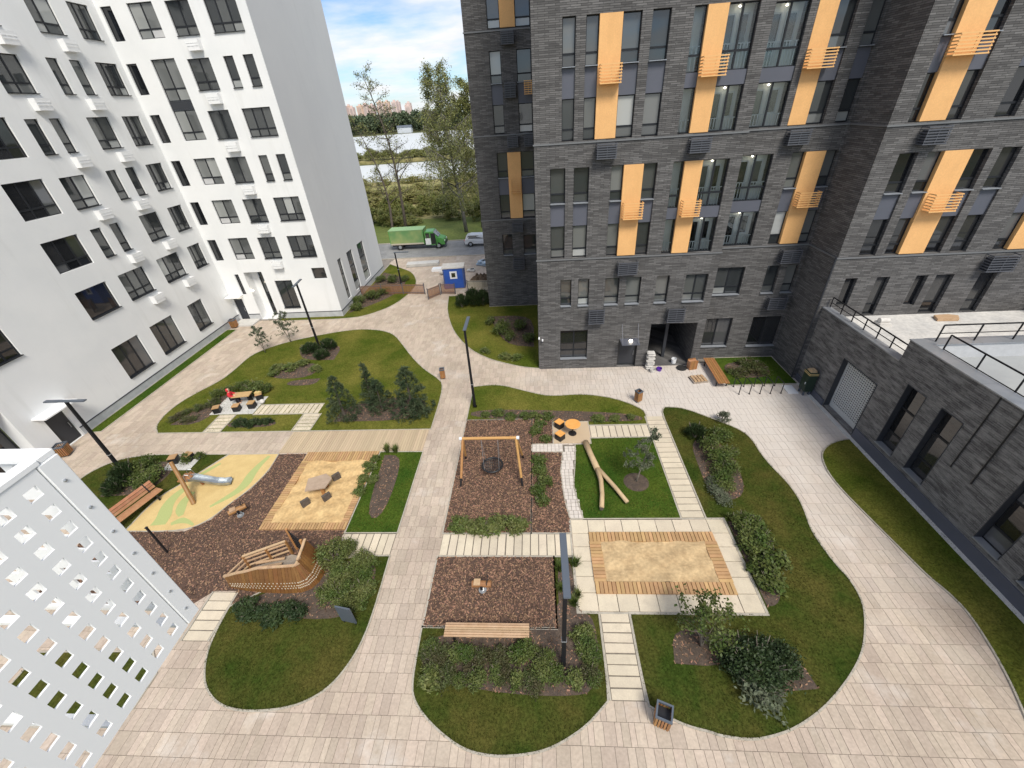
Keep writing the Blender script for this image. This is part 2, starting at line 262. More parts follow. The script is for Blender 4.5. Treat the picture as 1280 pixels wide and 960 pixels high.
# ------------------------------------------------------------------ helpers
class MB:
    def __init__(s): s.v = []; s.f = []
    def add(s, v, f):
        o = len(s.v); s.v += [tuple(p) for p in v]; s.f += [tuple(i+o for i in q) for q in f]; return s
    def box(s, x0, x1, y0, y1, z0, z1, mtx=None):
        v = [Vector((x, y, z)) for z in (z0, z1) for x, y in ((x0, y0), (x1, y0), (x1, y1), (x0, y1))]
        if mtx: v = [mtx @ p for p in v]
        return s.add(v, [(3, 2, 1, 0), (4, 5, 6, 7), (0, 1, 5, 4), (1, 2, 6, 5), (2, 3, 7, 6), (3, 0, 4, 7)])
    def quad(s, *p): return s.add(p, [tuple(range(len(p)))])
    def bar(s, a, b, w, h=None, up=(0, 0, 1)):
        """square bar from a to b"""
        a = Vector(a); b = Vector(b); d = (b-a); ln = d.length; d.normalize(); h = h or w
        upv = Vector(up)
        if abs(d.dot(upv)) > .99: upv = Vector((0, 1, 0))
        sx = d.cross(upv).normalized(); sy = sx.cross(d).normalized()
        v = []
        for p in (a, b):
            for i, j in ((-1, -1), (1, -1), (1, 1), (-1, 1)): v.append(p+sx*i*w/2+sy*j*h/2)
        return s.add(v, [(3, 2, 1, 0), (4, 5, 6, 7), (0, 1, 5, 4), (1, 2, 6, 5), (2, 3, 7, 6), (3, 0, 4, 7)])
    def tube(s, pts, rs, n=8, cap=True):
        pts = [Vector(p) for p in pts]
        if not hasattr(rs, '__len__'): rs = [rs]*len(pts)
        o = len(s.v); ref = Vector((.3, .9, .1))
        for i, p in enumerate(pts):
            d = (pts[min(i+1, len(pts)-1)]-pts[max(i-1, 0)]).normalized()
            a = d.cross(ref)
            if a.length < .1: a = d.cross(Vector((1, 0, 0)))
            a.normalize(); b = d.cross(a)
            for k in range(n):
                t = 2*math.pi*k/n; s.v.append(tuple(p+(a*math.cos(t)+b*math.sin(t))*rs[i]))
        for i in range(len(pts)-1):
            for k in range(n):
                k2 = (k+1) % n; s.f.append((o+i*n+k, o+i*n+k2, o+(i+1)*n+k2, o+(i+1)*n+k))
        if cap:
            s.f.append(tuple(o+k for k in range(n))[::-1]); s.f.append(tuple(o+(len(pts)-1)*n+k for k in range(n)))
        return s
    def lathe(s, prof, n=16, c=(0, 0)):
        o = len(s.v)
        for rr, z in prof:
            for k in range(n):
                t = 2*math.pi*k/n; s.v.append((c[0]+rr*math.cos(t), c[1]+rr*math.sin(t), z))
        for i in range(len(prof)-1):
            for k in range(n):
                k2 = (k+1) % n; s.f.append((o+i*n+k, o+i*n+k2, o+(i+1)*n+k2, o+(i+1)*n+k))
        s.f.append(tuple(o+k for k in range(n))[::-1]); s.f.append(tuple(o+(len(prof)-1)*n+k for k in range(n)))
        return s
    def prism(s, poly, z0, z1):
        n = len(poly); o = len(s.v)
        s.v += [(p[0], p[1], z1) for p in poly]+[(p[0], p[1], z0) for p in poly]
        for t in tessellate_polygon([[Vector((p[0], p[1], 0)) for p in poly]]):
            a, b, c = [Vector((*poly[i], 0)) for i in t]
            if (b-a).cross(c-a).z < 0: t = t[::-1]
            s.f.append(tuple(o+i for i in t))
        ar = sum(poly[i][0]*poly[(i+1) % n][1]-poly[(i+1) % n][0]*poly[i][1] for i in range(n))
        for i in range(n):
            j = (i+1) % n; q = (o+n+i, o+n+j, o+j, o+i)
            s.f.append(q if ar > 0 else q[::-1])
        return s
    def mesh(s, name, m, smooth=False, bevel=0):
        me = bpy.data.meshes.new(name); me.from_pydata(s.v, [], s.f)
        if bevel:
            bm = bmesh.new(); bm.from_mesh(me); bmesh.ops.remove_doubles(bm, verts=bm.verts, dist=1e-5)
            bmesh.ops.bevel(bm, geom=[e for e in bm.edges if len(e.link_faces) == 2 and e.calc_face_angle(0) > .6], offset=bevel, segments=2, affect='EDGES', clamp_overlap=True)
            bm.to_mesh(me); bm.free()
        me.materials.append(MATS[m] if isinstance(m, str) else m)
        if smooth: me.shade_smooth()
        return me
    def obj(s, name, m, parent=None, smooth=False, bevel=0, **kw):
        return link(name, s.mesh(name, m, smooth, bevel), parent, **kw)
def link(name, me, parent=None, loc=None, rz=None, scale=None):
    o = bpy.data.objects.new(name, me); COL.objects.link(o)
    if parent is not None: o.parent = parent
    if loc is not None: o.location = loc
    if rz is not None: o.rotation_euler = (0, 0, rz)
    if scale is not None: o.scale = scale
    return o
def thing(name, label, cat, loc=(0, 0, 0), rz=0, group=None):
    o = link(name, None, None, loc, rz); o.empty_display_size = .1
    return tag(o, label, cat, group)
def tag(o, label, cat, group=None, kind=None):
    o['label'] = label; o['category'] = cat
    if group: o['group'] = group
    if kind: o['kind'] = kind
    return o
def struct(o): o['kind'] = 'structure'; return o
def copy_tree(o, parent=None):
    c = o.copy(); COL.objects.link(c); c.parent = parent
    for ch in list(o.children): copy_tree(ch, c)
    return c
CACHE = {}
def cached(key, fn):
    if key not in CACHE: CACHE[key] = fn()
    return CACHE[key]
def inside(poly, x, y):
    c = False; n = len(poly); j = n-1
    for i in range(n):
        xi, yi = poly[i]; xj, yj = poly[j]
        if (yi > y) != (yj > y) and x < (xj-xi)*(y-yi)/(yj-yi)+xi: c = not c
        j = i
    return c
def inside_np(poly, x, y):
    c = np.zeros(len(x), bool); n = len(poly); j = n-1
    for i in range(n):
        xi, yi = poly[i]; xj, yj = poly[j]
        if yi != yj:
            hit = ((yi > y) != (yj > y)) & (x < (xj-xi)*(y-yi)/(yj-yi)+xi); c ^= hit
        j = i
    return c
def smooth_poly(p, it=2, lim=42):
    for _ in range(it):
        q = []; n = len(p)
        for i in range(n):
            a, b, c = Vector(p[i-1]), Vector(p[i]), Vector(p[(i+1) % n])
            ang = math.degrees((b-a).angle(c-b)) if (b-a).length > 1e-4 and (c-b).length > 1e-4 else 90
            if ang < lim and ang > 1: q += [tuple(b.lerp(a, .25)), tuple(b.lerp(c, .25))]
            else: q.append(tuple(b))
        p = q
    return p
def offset_poly(p, d):
    """shift a polygon's outline outward by d"""
    n = len(p); ar = sum(p[i][0]*p[(i+1) % n][1]-p[(i+1) % n][0]*p[i][1] for i in range(n)); sg = 1 if ar > 0 else -1
    q = []
    for i in range(n):
        a, b, c = Vector(p[i-1]), Vector(p[i]), Vector(p[(i+1) % n])
        e1 = (b-a).normalized(); e2 = (c-b).normalized()
        n1 = Vector((e1.y, -e1.x))*sg; n2 = Vector((e2.y, -e2.x))*sg
        mm = (n1+n2)
        if mm.length < .2: mm = n1
        mm.normalize(); k = d/max(.5, mm.dot(n1)); q.append(tuple(b+mm*k))
    return q
def ring(poly, wdt, z0, z1):
    """kerb strip round a polygon, outward"""
    mb = MB(); o = offset_poly(poly, wdt); n = len(poly)
    for i in range(n):
        j = (i+1) % n; a, b, c, d = poly[i], poly[j], o[j], o[i]
        mb.quad((*a, z1), (*d, z1), (*c, z1), (*b, z1)); mb.quad((*d, z0), (*c, z0), (*c, z1), (*d, z1)); mb.quad((*a, z0), (*a, z1), (*b, z1), (*b, z0))
    me = mb
    return me

# ================================================================== GROUND
GZ = -.06
mb = MB(); S = 4000
mb.quad((-S, -200, -.16), (S, -200, -.16), (S, 6000, -.16), (-S, 6000, -.16)); struct(mb.obj('ground', 'ground'))
struct(MB().box(-30.5, 17.6, -3, 54.4, -.14, -.022).obj('pavement', 'paver_base'))
PAVE = bpy.data.objects['pavement']
struct(MB().box(-70, 40, 54.6, 62.3, -.14, -.03).obj('road', 'asphalt'))
rk = MB().box(-70, 40, 54.4, 54.6, -.14, .06).mesh('kerb', 'kerb'); link('kerb', rk, bpy.data.objects['road'])
link('kerb', MB().box(-70, 40, 62.3, 62.5, -.14, .05).mesh('kerb', 'kerb'), bpy.data.objects['road'])
struct(MB().box(-90, 60, 62.5, 78, -.15, .0).obj('verge', 'verge'))
struct(MB().box(-140, 60, 78, 130, -.155, -.02).obj('field', 'field'))
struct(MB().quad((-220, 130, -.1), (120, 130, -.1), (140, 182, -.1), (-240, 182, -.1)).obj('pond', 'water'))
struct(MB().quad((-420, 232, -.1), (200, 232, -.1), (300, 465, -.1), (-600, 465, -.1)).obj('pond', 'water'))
struct(MB().box(-260, 160, 186, 206, -.15, .9).obj('embankment', 'field'))

B1 = [(-24.42,19.22),(-25.13,19.93),(-25.5,21.3),(-25.34,22.86),(-24.66,24.34),(-24.29,25.03),(-24.06,25.95),(-24.03,27.49),(-24.02,29.19),(-22.94,30.55),(-21.52,31.54),(-19.91,32.26),(-18.26,32.9),(-16.89,33.21),(-15.8,33.3),(-14.01,32.92),(-12.66,32.04),(-11.52,30.31),(-10.02,27.86),(-8.65,26.01),(-7.52,24.92),(-6.72,23.82),(-6.71,19.12)]
B2 = [(-25.91,14.0),(-26.0,14.91),(-25.87,15.88),(-25.06,16.8),(-23.91,17.11),(-22.74,17.2),(-18.4,17.12),(-19.6,14.9),(-20.3,13.9),(-20.3,11.9),(-22.3,11.6),(-24.6,12.4)]
B3 = [(-18.3,17.1),(-15.3,17.1),(-15.17,15.79),(-15.45,14.5),(-16.03,13.43),(-16.38,12.53),(-17.25,11.87),(-20.25,11.88),(-20.25,13.88),(-19.55,14.87)]
B4 = [(-15.24,17.08),(-13.6,17.1),(-13.45,11.87),(-9.3,11.87),(-9.3,10.66),(-9.0,10.5),(-12.6,8.4),(-12.75,8.95),(-13.75,8.95),(-14.6,8.1),(-21.5,8.6),(-22.0,11.3),(-20.2,11.8),(-17.2,11.82),(-16.3,12.5),(-15.98,13.4),(-15.4,14.45),(-15.12,15.75)]
B5 = [(-9.2,17.13),(-6.76,17.1),(-6.76,11.76),(-9.2,11.76)]
B6 = [(-12.63,8.28),(-12.59,7.46),(-12.46,6.7),(-12.14,6.05),(-11.79,5.6),(-11.26,5.23),(-10.74,5.03),(-10.08,4.93),(-9.34,4.95),(-8.57,5.05),(-7.94,5.27),(-7.37,5.69),(-7.0,6.36),(-6.79,7.07),(-6.71,8.09),(-6.77,10.54),(-8.99,10.54)]
B7 = [(-4.58,23.54),(-3.61,23.7),(-2.66,23.65),(-1.48,23.11),(-0.13,22.45),(0.76,22.22),(2.53,22.36),(3.97,22.1),(5.11,21.57),(6.05,20.8),(6.35,20.28),(6.2,19.2),(2.83,19.2),(2.83,19.56),(.7,19.56),(.7,19.9),(-4.58,19.9)]
SW = [(-4.58,19.86),(-.58,19.86),(-.6,11.73),(-4.58,11.73)]
B7m = [(-.53,19.86),(.66,19.86),(.63,17.62),(-.53,17.62)]
B7n = [(-.53,16.95),(1.1,16.88),(.93,15.45),(.97,14.4),(1.03,13.5),(1.2,12.43),(1.18,11.73),(-.55,11.73)]
FORK = [(2.8,18.0),(6.2,18.02),(6.2,12.5),(1.85,12.5),(1.68,13.5),(1.58,14.3),(1.62,14.9),(1.8,16.2),(1.9,17.5),(2.8,17.55)]
B8 = [(-4.6,10.52),(.36,10.52),(.36,7.64),(-4.6,7.64)]
B9 = [(-4.62,7.6),(-4.57,5.77),(-4.33,5.27),(-3.79,4.8),(-3.05,4.35),(-2.4,4.09),(-1.6,4.0),(-.88,4.05),(-.1,4.18),(.66,4.52),(1.24,4.87),(1.88,5.44),(1.93,6.03),(1.95,8.2),(1.2,8.22),(1.2,10.5),(.42,10.52),(.42,7.6)]
B10 = [(7.37,20.33),(7.65,20.76),(8.66,20.68),(10.06,19.56),(11.25,18.53),(11.54,17.68),(11.48,16.58),(11.62,15.56),(11.85,14.62),(11.9,13.62),(11.73,12.71),(11.51,11.87),(11.52,10.99),(11.6,10.17),(11.75,9.65),(11.71,8.88),(11.44,8.22),(10.81,7.27),(10.2,6.65),(9.29,5.95),(8.35,5.35),(7.34,4.88),(6.55,4.67),(5.94,4.58),(5.11,4.66),(4.89,4.74),(4.3,4.85),(3.8,5.03),(3.2,5.35),(3.15,6.26),(3.15,8.2),(8.1,8.2),(8.1,12.46),(7.36,12.46),(7.36,18.4)]
B11 = [(16.78,17.5),(16.5,17.59),(15.53,17.32),(14.65,16.66),(14.27,15.8),(14.12,14.85),(14.17,13.84),(14.33,12.7),(14.48,11.66),(14.62,10.71),(14.75,9.77),(14.99,9.14),(15.1,8.4),(14.87,7.21),(14.59,6.28),(14.29,5.53),(13.6,4),(12.6,2.5),(16.78,2.5)]
B12 = [(-9.19,40.4),(-8.77,36.86),(-7.66,32.97),(-6.48,30.48),(-5.28,28.65),(-3.75,27.26),(-2.36,26.52),(-1.21,26.0),(-.04,25.75),(-.04,37.3),(-4.7,37.3),(-4.7,40.4)]
B13 = [(-18.9,52.2),(-16.74,50.2),(-15.0,48.49),(-13.57,44.79),(-13.69,41.69),(-14.56,38.58),(-16.25,36.61),(-18.0,35.75),(-25.3,35.85),(-25.3,36.4),(-18.9,36.4)]
B16 = [(-19, 6.5), (-14.6, 6.6), (-13.9, 5.9), (-13.9, 4.9), (-15, 4.3), (-19, 4.4)]
B14 = [(-28.5,34.2),(-28.55,22.99),(-28.6,19.5),(-29.4,19.4),(-29.4,34.2)]
B15 = [(12.45,26.45),(16.55,26.45),(16.6,23.0),(12.25,23.0)]
BEDS = []
def bed(name, poly, m, z=.03, kerb=.06, kz=.045, sm=True, lim=42):
    p = smooth_poly(poly, 2, lim) if sm else poly
    o = struct(MB().prism(p, -.1, z).obj(name, m)); BEDS.append((p, name, z))
    if kerb: ring(p, kerb, -.1, kz).obj('kerb', 'kerb', o)
    return o, p
LAWNS = []
for k, p in (('B1', B1), ('B2', B2), ('B5', B5), ('B6', B6), ('B7', B7), ('FORK', FORK), ('B9', B9), ('B10', B10), ('B11', B11), ('B12', B12), ('B13', B13), ('B14', B14), ('B15', B15), ('B16', B16)):
    o, q = bed('lawn', p, 'lawn_deep' if k in ('FORK', 'B5', 'B14', 'B15') else 'lawn_worn' if k in ('B6', 'B9', 'B10', 'B2', 'B16') else 'lawn'); LAWNS.append((k, q, o))
LW = {k: (q, o) for k, q, o in LAWNS}
MULCH = []
for k, p in (('B4', B4), ('SW', SW), ('B7m', B7m), ('B7n', B7n), ('B8', B8)):
    o, q = bed('mulch_bed', p, 'mulch', kerb=.06 if k != 'B4' else 0, sm=False); MULCH.append((k, q))
# planting patches of bare soil inside the lawns
PATCH = []
def patch(k, poly, z=.036, m='soil'):
    q = smooth_poly(poly, 2, 95); MB().prism(q, .0, z).obj('soil_patch', m, LW[k][1]); PATCH.append(q)
patch('B1', [(-20.6,25.3),(-17.0,25.3),(-17.2,27.6),(-20.9,27.4)]); patch('B1', [(-18.6,24.3),(-16.4,24.3),(-16.3,25.2),(-18.6,25.0)])
patch('B1', [(-13.2,20.0),(-7.5,20.0),(-7.5,22.3),(-10,22.6),(-13,21.6)]); patch('B1', [(-24.2,20),(-22,20),(-21.8,24),(-20,24),(-20.2,22.9),(-22.8,23.8)])
patch('B1', [(-20.2,19.6),(-17,19.6),(-17,20.3),(-20.2,20.3)]); patch('B1', [(-20.4,30.3),(-16.6,30.6),(-16.4,27.9),(-19.2,28)])
patch('B2', [(-23.6,14),(-20.9,14.2),(-20.9,16.6),(-23.3,16.6)]); patch('B5', [(-8.9,16.9),(-7.75,16.8),(-7.63,12.58),(-8.6,12.58)])
patch('B6', [(-12.4,8.3),(-9,7.75),(-7.2,8.1),(-7.0,10.3),(-8.9,10.4)]); patch('B7', [(-4.4,20.0),(6.0,19.3),(6.1,20.1),(2,20.6),(-4.4,21.0)])
patch('B9', [(-4.5,7.5),(-4.4,6.0),(-2,5.6),(.5,5.5),(1.7,5.7),(1.85,8.1),(1.15,8.2),(1.15,10.4),(.5,10.4),(.5,7.5)])
patch('B10', [(8.2,17.8),(9.6,17.9),(10.1,16),(9.6,13.6),(8.0,13.5),(8.0,15.2)]); patch('B10', [(8.2,12.3),(9.2,12.2),(9.2,9.6),(8.7,8.6),(8.2,8.5)])
patch('B10', [(4.3,6.55),(6.1,6.45),(6.2,7.6),(4.5,7.7)]); patch('B10', [(6,6.9),(8.4,6.9),(8.6,5.9),(6.2,5.7)])
patch('B12', [(-4.5,35),(-.4,35),(-.4,29),(-2.8,29.5)]); patch('B13', [(-18.7,49),(-15.2,46.5),(-14.8,43),(-16,40),(-18.7,37)]); patch('B15', [(12.8,25.8),(15.6,25.8),(15.6,23.8),(12.8,23.8)])
# small ring of dry mulch round the young tree
MB().lathe([(.0, .03), (.62, .03), (.5, .07), (.12, .06)], 22, (4.67, 14.69)).obj('mulch_ring', 'soil', LW['FORK'][1])

# rubber play surface with green swirls
rub = struct(MB().prism(smooth_poly(B3, 2), -.1, .032).obj('rubber_surface', 'rubber')); BEDS.append((B3, 'rub', .03)); ring(smooth_poly(B3, 2), .05, -.1, .04).obj('kerb', 'kerb', rub)
def swirl(pts):
    L_ = []; R_ = []
    for i, (x, y, wd) in enumerate(pts):
        a = Vector(pts[max(i-1, 0)][:2]); b = Vector(pts[min(i+1, len(pts)-1)][:2]); d = (b-a).normalized(); nn = Vector((-d.y, d.x))
        L_.append((x+nn.x*wd/2, y+nn.y*wd/2)); R_.append((x-nn.x*wd/2, y-nn.y*wd/2))
    MB().prism(smooth_poly(L_+R_[::-1], 2, 70), .03, .036).obj('swirl', 'rubber_green', rub)
swirl([(-15.75,16.95,.2),(-15.95,16.2,.35),(-16.0,15.5,.5),(-15.9,14.8,.55),(-16.1,14.2,.4),(-16.9,13.3,.14)])
swirl([(-19.1,14.7,.3),(-19.35,14.0,.5),(-19.25,13.3,.6),(-18.9,12.7,.7),(-18.85,12.2,.75)])
swirl([(-18.5,14.3,.25),(-18.6,13.7,.45),(-18.35,13.1,.5),(-18.05,12.75,.2)])
swirl([(-18.2,12.25,.2),(-17.9,12.5,.4),(-17.4,12.4,.2),(-17.0,12.2,.1)])
swirl([(-18.35,16.4,.15),(-18.75,15.9,.3),(-19.1,15.3,.12)])

# slab paths
def unit_box(): return MB().box(-.5, .5, -.5, .5, -1, 0).mesh('slab', 'slab')
def slabpath(label, x0, x1, y0, y1, axis, step, gap=.045, z=.03, m='slab', jit=.006, kerb=True):
    """rectangular path of slabs across 'axis' (x: slabs laid one after another along x)"""
    o = struct(MB().box(x0, x1, y0, y1, -.1, z-.02).obj('slab_path', 'slab_base'))
    BEDS.append(([(x0, y0), (x1, y0), (x1, y1), (x0, y1)], 'path', z))
    me = cached(('slab', m), lambda: MB().box(-.5, .5, -.5, .5, -1, 0).mesh('slab', m))
    n = max(1, round(((x1-x0) if axis == 'x' else (y1-y0))/step)); st = ((x1-x0) if axis == 'x' else (y1-y0))/n
    for i in range(n):
        if axis == 'x': c = (x0+(i+.5)*st, (y0+y1)/2); s = (st-gap, y1-y0-.02)
        else: c = ((x0+x1)/2, y0+(i+.5)*st); s = (x1-x0-.02, st-gap)
        link('slab', me, o, (c[0]+random.uniform(-jit, jit), c[1]+random.uniform(-jit, jit), z+random.uniform(-.004, .006)), random.uniform(-.006, .006), (s[0], s[1], .06))
    if kerb:
        mk = MB()
        if axis == 'x': mk.box(x0, x1, y0-.075, y0-.01, -.1, z+.012).box(x0, x1, y1+.01, y1+.075, -.1, z+.012)
        else: mk.box(x0-.075, x0-.01, y0, y1, -.1, z+.012).box(x1+.01, x1+.075, y0, y1, -.1, z+.012)
        mk.obj('kerb', 'kerb', o)
    return o
slabpath('p1', -9.2, -6.76, 10.62, 11.69, 'x', .35)
slabpath('p6', -4.58, 1.2, 10.6, 11.66, 'x', .37)
slabpath('p3', 2.83, 6.2, 18.1, 19.12, 'x', .38)
slabpath('p4', 6.28, 7.28, 12.52, 19.9, 'y', .385)
slabpath('p5', 2.03, 3.06, 5.45, 8.2, 'y', .35)
slabpath('p2', -13.72, -12.72, 7.0, 8.9, 'y', .36)
slabpath('b1w', -21.35, -20.3, 19.2, 20.95, 'y', .36, z=.04); slabpath('b1h', -19.1, -14.6, 20.95, 21.95, 'x', .36, z=.04); slabpath('b1e', -15.5, -14.4, 19.2, 20.9, 'y', .36, z=.04)
# plaza slabs under the two picnic sets and the bench strip
for nm, x0, x1, y0, y1 in (('concrete_pad', .68, 2.79, 17.65, 19.52), ('concrete_pad', -22.2, -19.15, 21.0, 23.0), ('concrete_pad', -21.6, -19.9, 15.9, 17.12)):
    struct(MB().box(x0, x1, y0, y1, -.1, .042).obj(nm, 'deck' if x0 > 0 else 'concrete')); BEDS.append(([(x0, y0), (x1, y0), (x1, y1), (x0, y1)], 'pad', .04))
# ring of square slabs round the right sandpit
o = struct(MB().box(1.24, 8.05, 8.26, 12.42, -.1, .0).obj('slab_path', 'slab_base')); BEDS.append(([(1.24, 8.26), (8.05, 8.26), (8.05, 12.42), (1.24, 12.42)], 'path', .02))
me = cached(('slab', 'slab'), unit_box)
sx = 6.81/9; sy = (4.16-2*.72)/4
for i in range(9):
    for y in (12.42-.36, 8.26+.36): link('slab', me, o, (1.24+(i+.5)*sx, y, .03+random.uniform(-.004, .005)), random.uniform(-.006, .006), (sx-.03, .69, .06))
for j in range(4):
    for x in (1.24+sx/2, 8.05-sx/2): link('slab', me, o, (x, 8.26+.72+(j+.5)*sy, .03+random.uniform(-.004, .005)), random.uniform(-.006, .006), (sx-.03, sy-.03, .06))
MB().box(1.15, 8.14, 8.17, 8.24, -.1, .042).box(1.15, 8.14, 12.44, 12.5, -.1, .042).box(1.15, 1.22, 8.24, 12.44, -.1, .042).box(8.07, 8.14, 8.24, 12.44, -.1, .042).obj('kerb', 'kerb', o)
# winding path of small square pavers
o = struct(MB().box(-.53, 1.1, 16.96, 17.6, -.1, .0).box(.95, 1.9, 12.52, 17.55, -.1, .002).obj('paver_path', 'slab_base'))
me = cached('setts', lambda: MB().box(-.5, .5, -.5, .5, -1, 0).mesh('paver', 'slab_white'))
def sett(x, y): link('paver', me, o, (x, y, .033+random.uniform(-.003, .004)), random.uniform(-.02, .02), (.195, .195, .06))
for i in range(8):
    for j in range(3): sett(-.42+i*.212, 17.08+j*.212)
for j in range(22):
    y = 12.62+j*.222; c = 1.38+.14*math.cos((y-14.6)*1.15+3.3)+(.12 if y < 13.6 else 0)+(.16 if y > 16.6 else .0)
    c = [1.58, 1.46, 1.34, 1.26, 1.26, 1.34, 1.44, 1.52][min(7, int((17.55-y)/.66))]
    for i in range(3): sett(c-.212+i*.212, y)

# timber walkway
wk = struct(MB().box(-15.34, -6.8, 17.2, 19.08, -.1, .0).obj('boardwalk', 'slab_base')); BEDS.append(([(-15.34, 17.2), (-6.8, 17.2), (-6.8, 19.08), (-15.34, 19.08)], 'walk', .03))
me = MB().box(-.5, .5, -.5, .5, -1, 0).mesh('plank', 'deck'); n = 58; st = 8.54/n
for i in range(n): link('plank', me, wk, (-15.34+(i+.5)*st, 18.14, .035+random.uniform(-.003, .003)), 0, (st-.012, 1.87, .05))

# pavers of the courtyard
def build_pavers():
    boxes = []; y = -1.1+.0; row = 0
    polys = [np.array(b[0]) for b in BEDS]; bb = [(p.min(0), p.max(0)) for p in polys]
    rnd = random.Random(3)
    while y < 54.2:
        x = -30+rnd.uniform(0, .3); row += 1
        while x < 17.2:
            wd = rnd.choice((.18, .24, .24, .3, .3, .36, .42)); cx, cy = x+wd/2, y+.3
            x += wd
            if cx < -29.4: continue
            if cy > 36.4 and cx < -18.95: continue
            if cy > 25.7 and 0 < cx: continue
            if cy > 37.4 and cx > -4.7: continue
            if cx > 16.9 and cy < 23.6: continue
            skip = False
            for p, (lo_, hi_) in zip(polys, bb):
                if lo_[0]-.1 < cx < hi_[0]+.1 and lo_[1]-.4 < cy < hi_[1]+.4:
                    if all(inside(p, a, b) for a, b in ((cx, cy), (cx-wd/2, cy-.3), (cx+wd/2, cy-.3), (cx-wd/2, cy+.3), (cx+wd/2, cy+.3))): skip = True; break
            if not skip: boxes.append((cx, cy, wd))
        y += .6
    # the largest in the picture: nearest to the camera and inside the view
    def key(b):
        d = math.sqrt(b[0]**2+b[1]**2+256); v = Vector((b[0], b[1], -CH)); zf = v.dot(f); xx = v.dot(r2)/zf; yy = v.dot(u2)/zf
        vis = abs(xx) < 1.22 and abs(yy) < .91 and not (xx < -.72 and yy < -.2)
        return (0 if vis else 1, d/math.sqrt(b[2]))
    boxes.sort(key=key)
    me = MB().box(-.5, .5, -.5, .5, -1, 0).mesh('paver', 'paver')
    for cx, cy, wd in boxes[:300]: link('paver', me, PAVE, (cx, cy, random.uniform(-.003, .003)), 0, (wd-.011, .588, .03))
    mb = MB(); G = .0055
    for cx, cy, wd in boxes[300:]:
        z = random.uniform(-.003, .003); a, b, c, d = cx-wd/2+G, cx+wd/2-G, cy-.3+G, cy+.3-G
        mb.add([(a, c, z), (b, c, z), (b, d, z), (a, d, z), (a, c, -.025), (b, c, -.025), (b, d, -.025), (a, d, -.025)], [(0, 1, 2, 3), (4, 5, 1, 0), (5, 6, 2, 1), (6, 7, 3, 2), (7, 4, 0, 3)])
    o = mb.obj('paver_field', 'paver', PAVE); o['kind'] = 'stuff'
build_pavers()

# ---- loose bark chips and grass blades (uncountable)
def fast_mesh(name, v, fidx, m, parent=None):
    """v (n,3) numpy, fidx (k,4) numpy"""
    me = bpy.data.meshes.new(name); k = fidx.shape[1]
    me.vertices.add(len(v)); me.vertices.foreach_set('co', v.astype(np.float32).ravel())
    me.loops.add(fidx.size); me.loops.foreach_set('vertex_index', fidx.astype(np.int32).ravel())
    me.polygons.add(len(fidx)); me.polygons.foreach_set('loop_start', np.arange(0, fidx.size, k, dtype=np.int32)); me.polygons.foreach_set('loop_total', np.full(len(fidx), k, dtype=np.int32))
    me.update(calc_edges=True); me.materials.append(MATS[m]); return me
def scatter(poly, dens, excl=()):
    p = np.array(poly); lo_, hi_ = p.min(0), p.max(0); n = int((hi_-lo_).prod()*dens)
    x = RNG.uniform(lo_[0], hi_[0], n); y = RNG.uniform(lo_[1], hi_[1], n); k = inside_np(poly, x, y)
    for e in excl: k &= ~inside_np(e, x, y)
    return x[k], y[k]
def quads(c, t, b, sx, sy):
    """c centres, t/b unit vectors, half sizes -> verts, faces (diamond-ish quads)"""
    n = len(c); v = np.empty((n, 4, 3)); v[:, 0] = c-t*sx[:, None]; v[:, 1] = c-b*sy[:, None]; v[:, 2] = c+t*sx[:, None]; v[:, 3] = c+b*sy[:, None]
    return v.reshape(-1, 3), np.arange(4*n).reshape(-1, 4)
def rect_quads(c, t, b, sx, sy):
    n = len(c); v = np.empty((n, 4, 3)); T = t*sx[:, None]; B = b*sy[:, None]
    v[:, 0] = c-T-B; v[:, 1] = c+T-B; v[:, 2] = c+T+B; v[:, 3] = c-T+B
    return v.reshape(-1, 3), np.arange(4*n).reshape(-1, 4)
def unit(a): return a/np.maximum(np.linalg.norm(a, axis=1, keepdims=True), 1e-6)
vs_, fs_ = [], []
xs, ys, dn = [], [], []
for k, q in MULCH:
    x, y = scatter(q, 330 if k != 'B4' else 200); xs.append(x); ys.append(y)
for q in PATCH:
    x, y = scatter(q, 70); xs.append(x); ys.append(y)
x = np.concatenate(xs); y = np.concatenate(ys); n = len(x)
th = RNG.uniform(0, 6.28, n); t = np.stack([np.cos(th), np.sin(th), RNG.uniform(-.35, .35, n)], 1); t = unit(t); b = unit(np.cross(t, np.stack([RNG.normal(0, .4, n), RNG.normal(0, .4, n), -np.ones(n)], 1)))
v, fi = rect_quads(np.stack([x, y, RNG.uniform(.037, .06, n)], 1), t, b, RNG.uniform(.02, .055, n), RNG.uniform(.010, .022, n))
tag(link('bark_chips', fast_mesh('bark_chips', v, fi, 'bark_chip')), 'loose brown bark chips covering the play beds and planting patches', 'bark chips', kind='stuff')
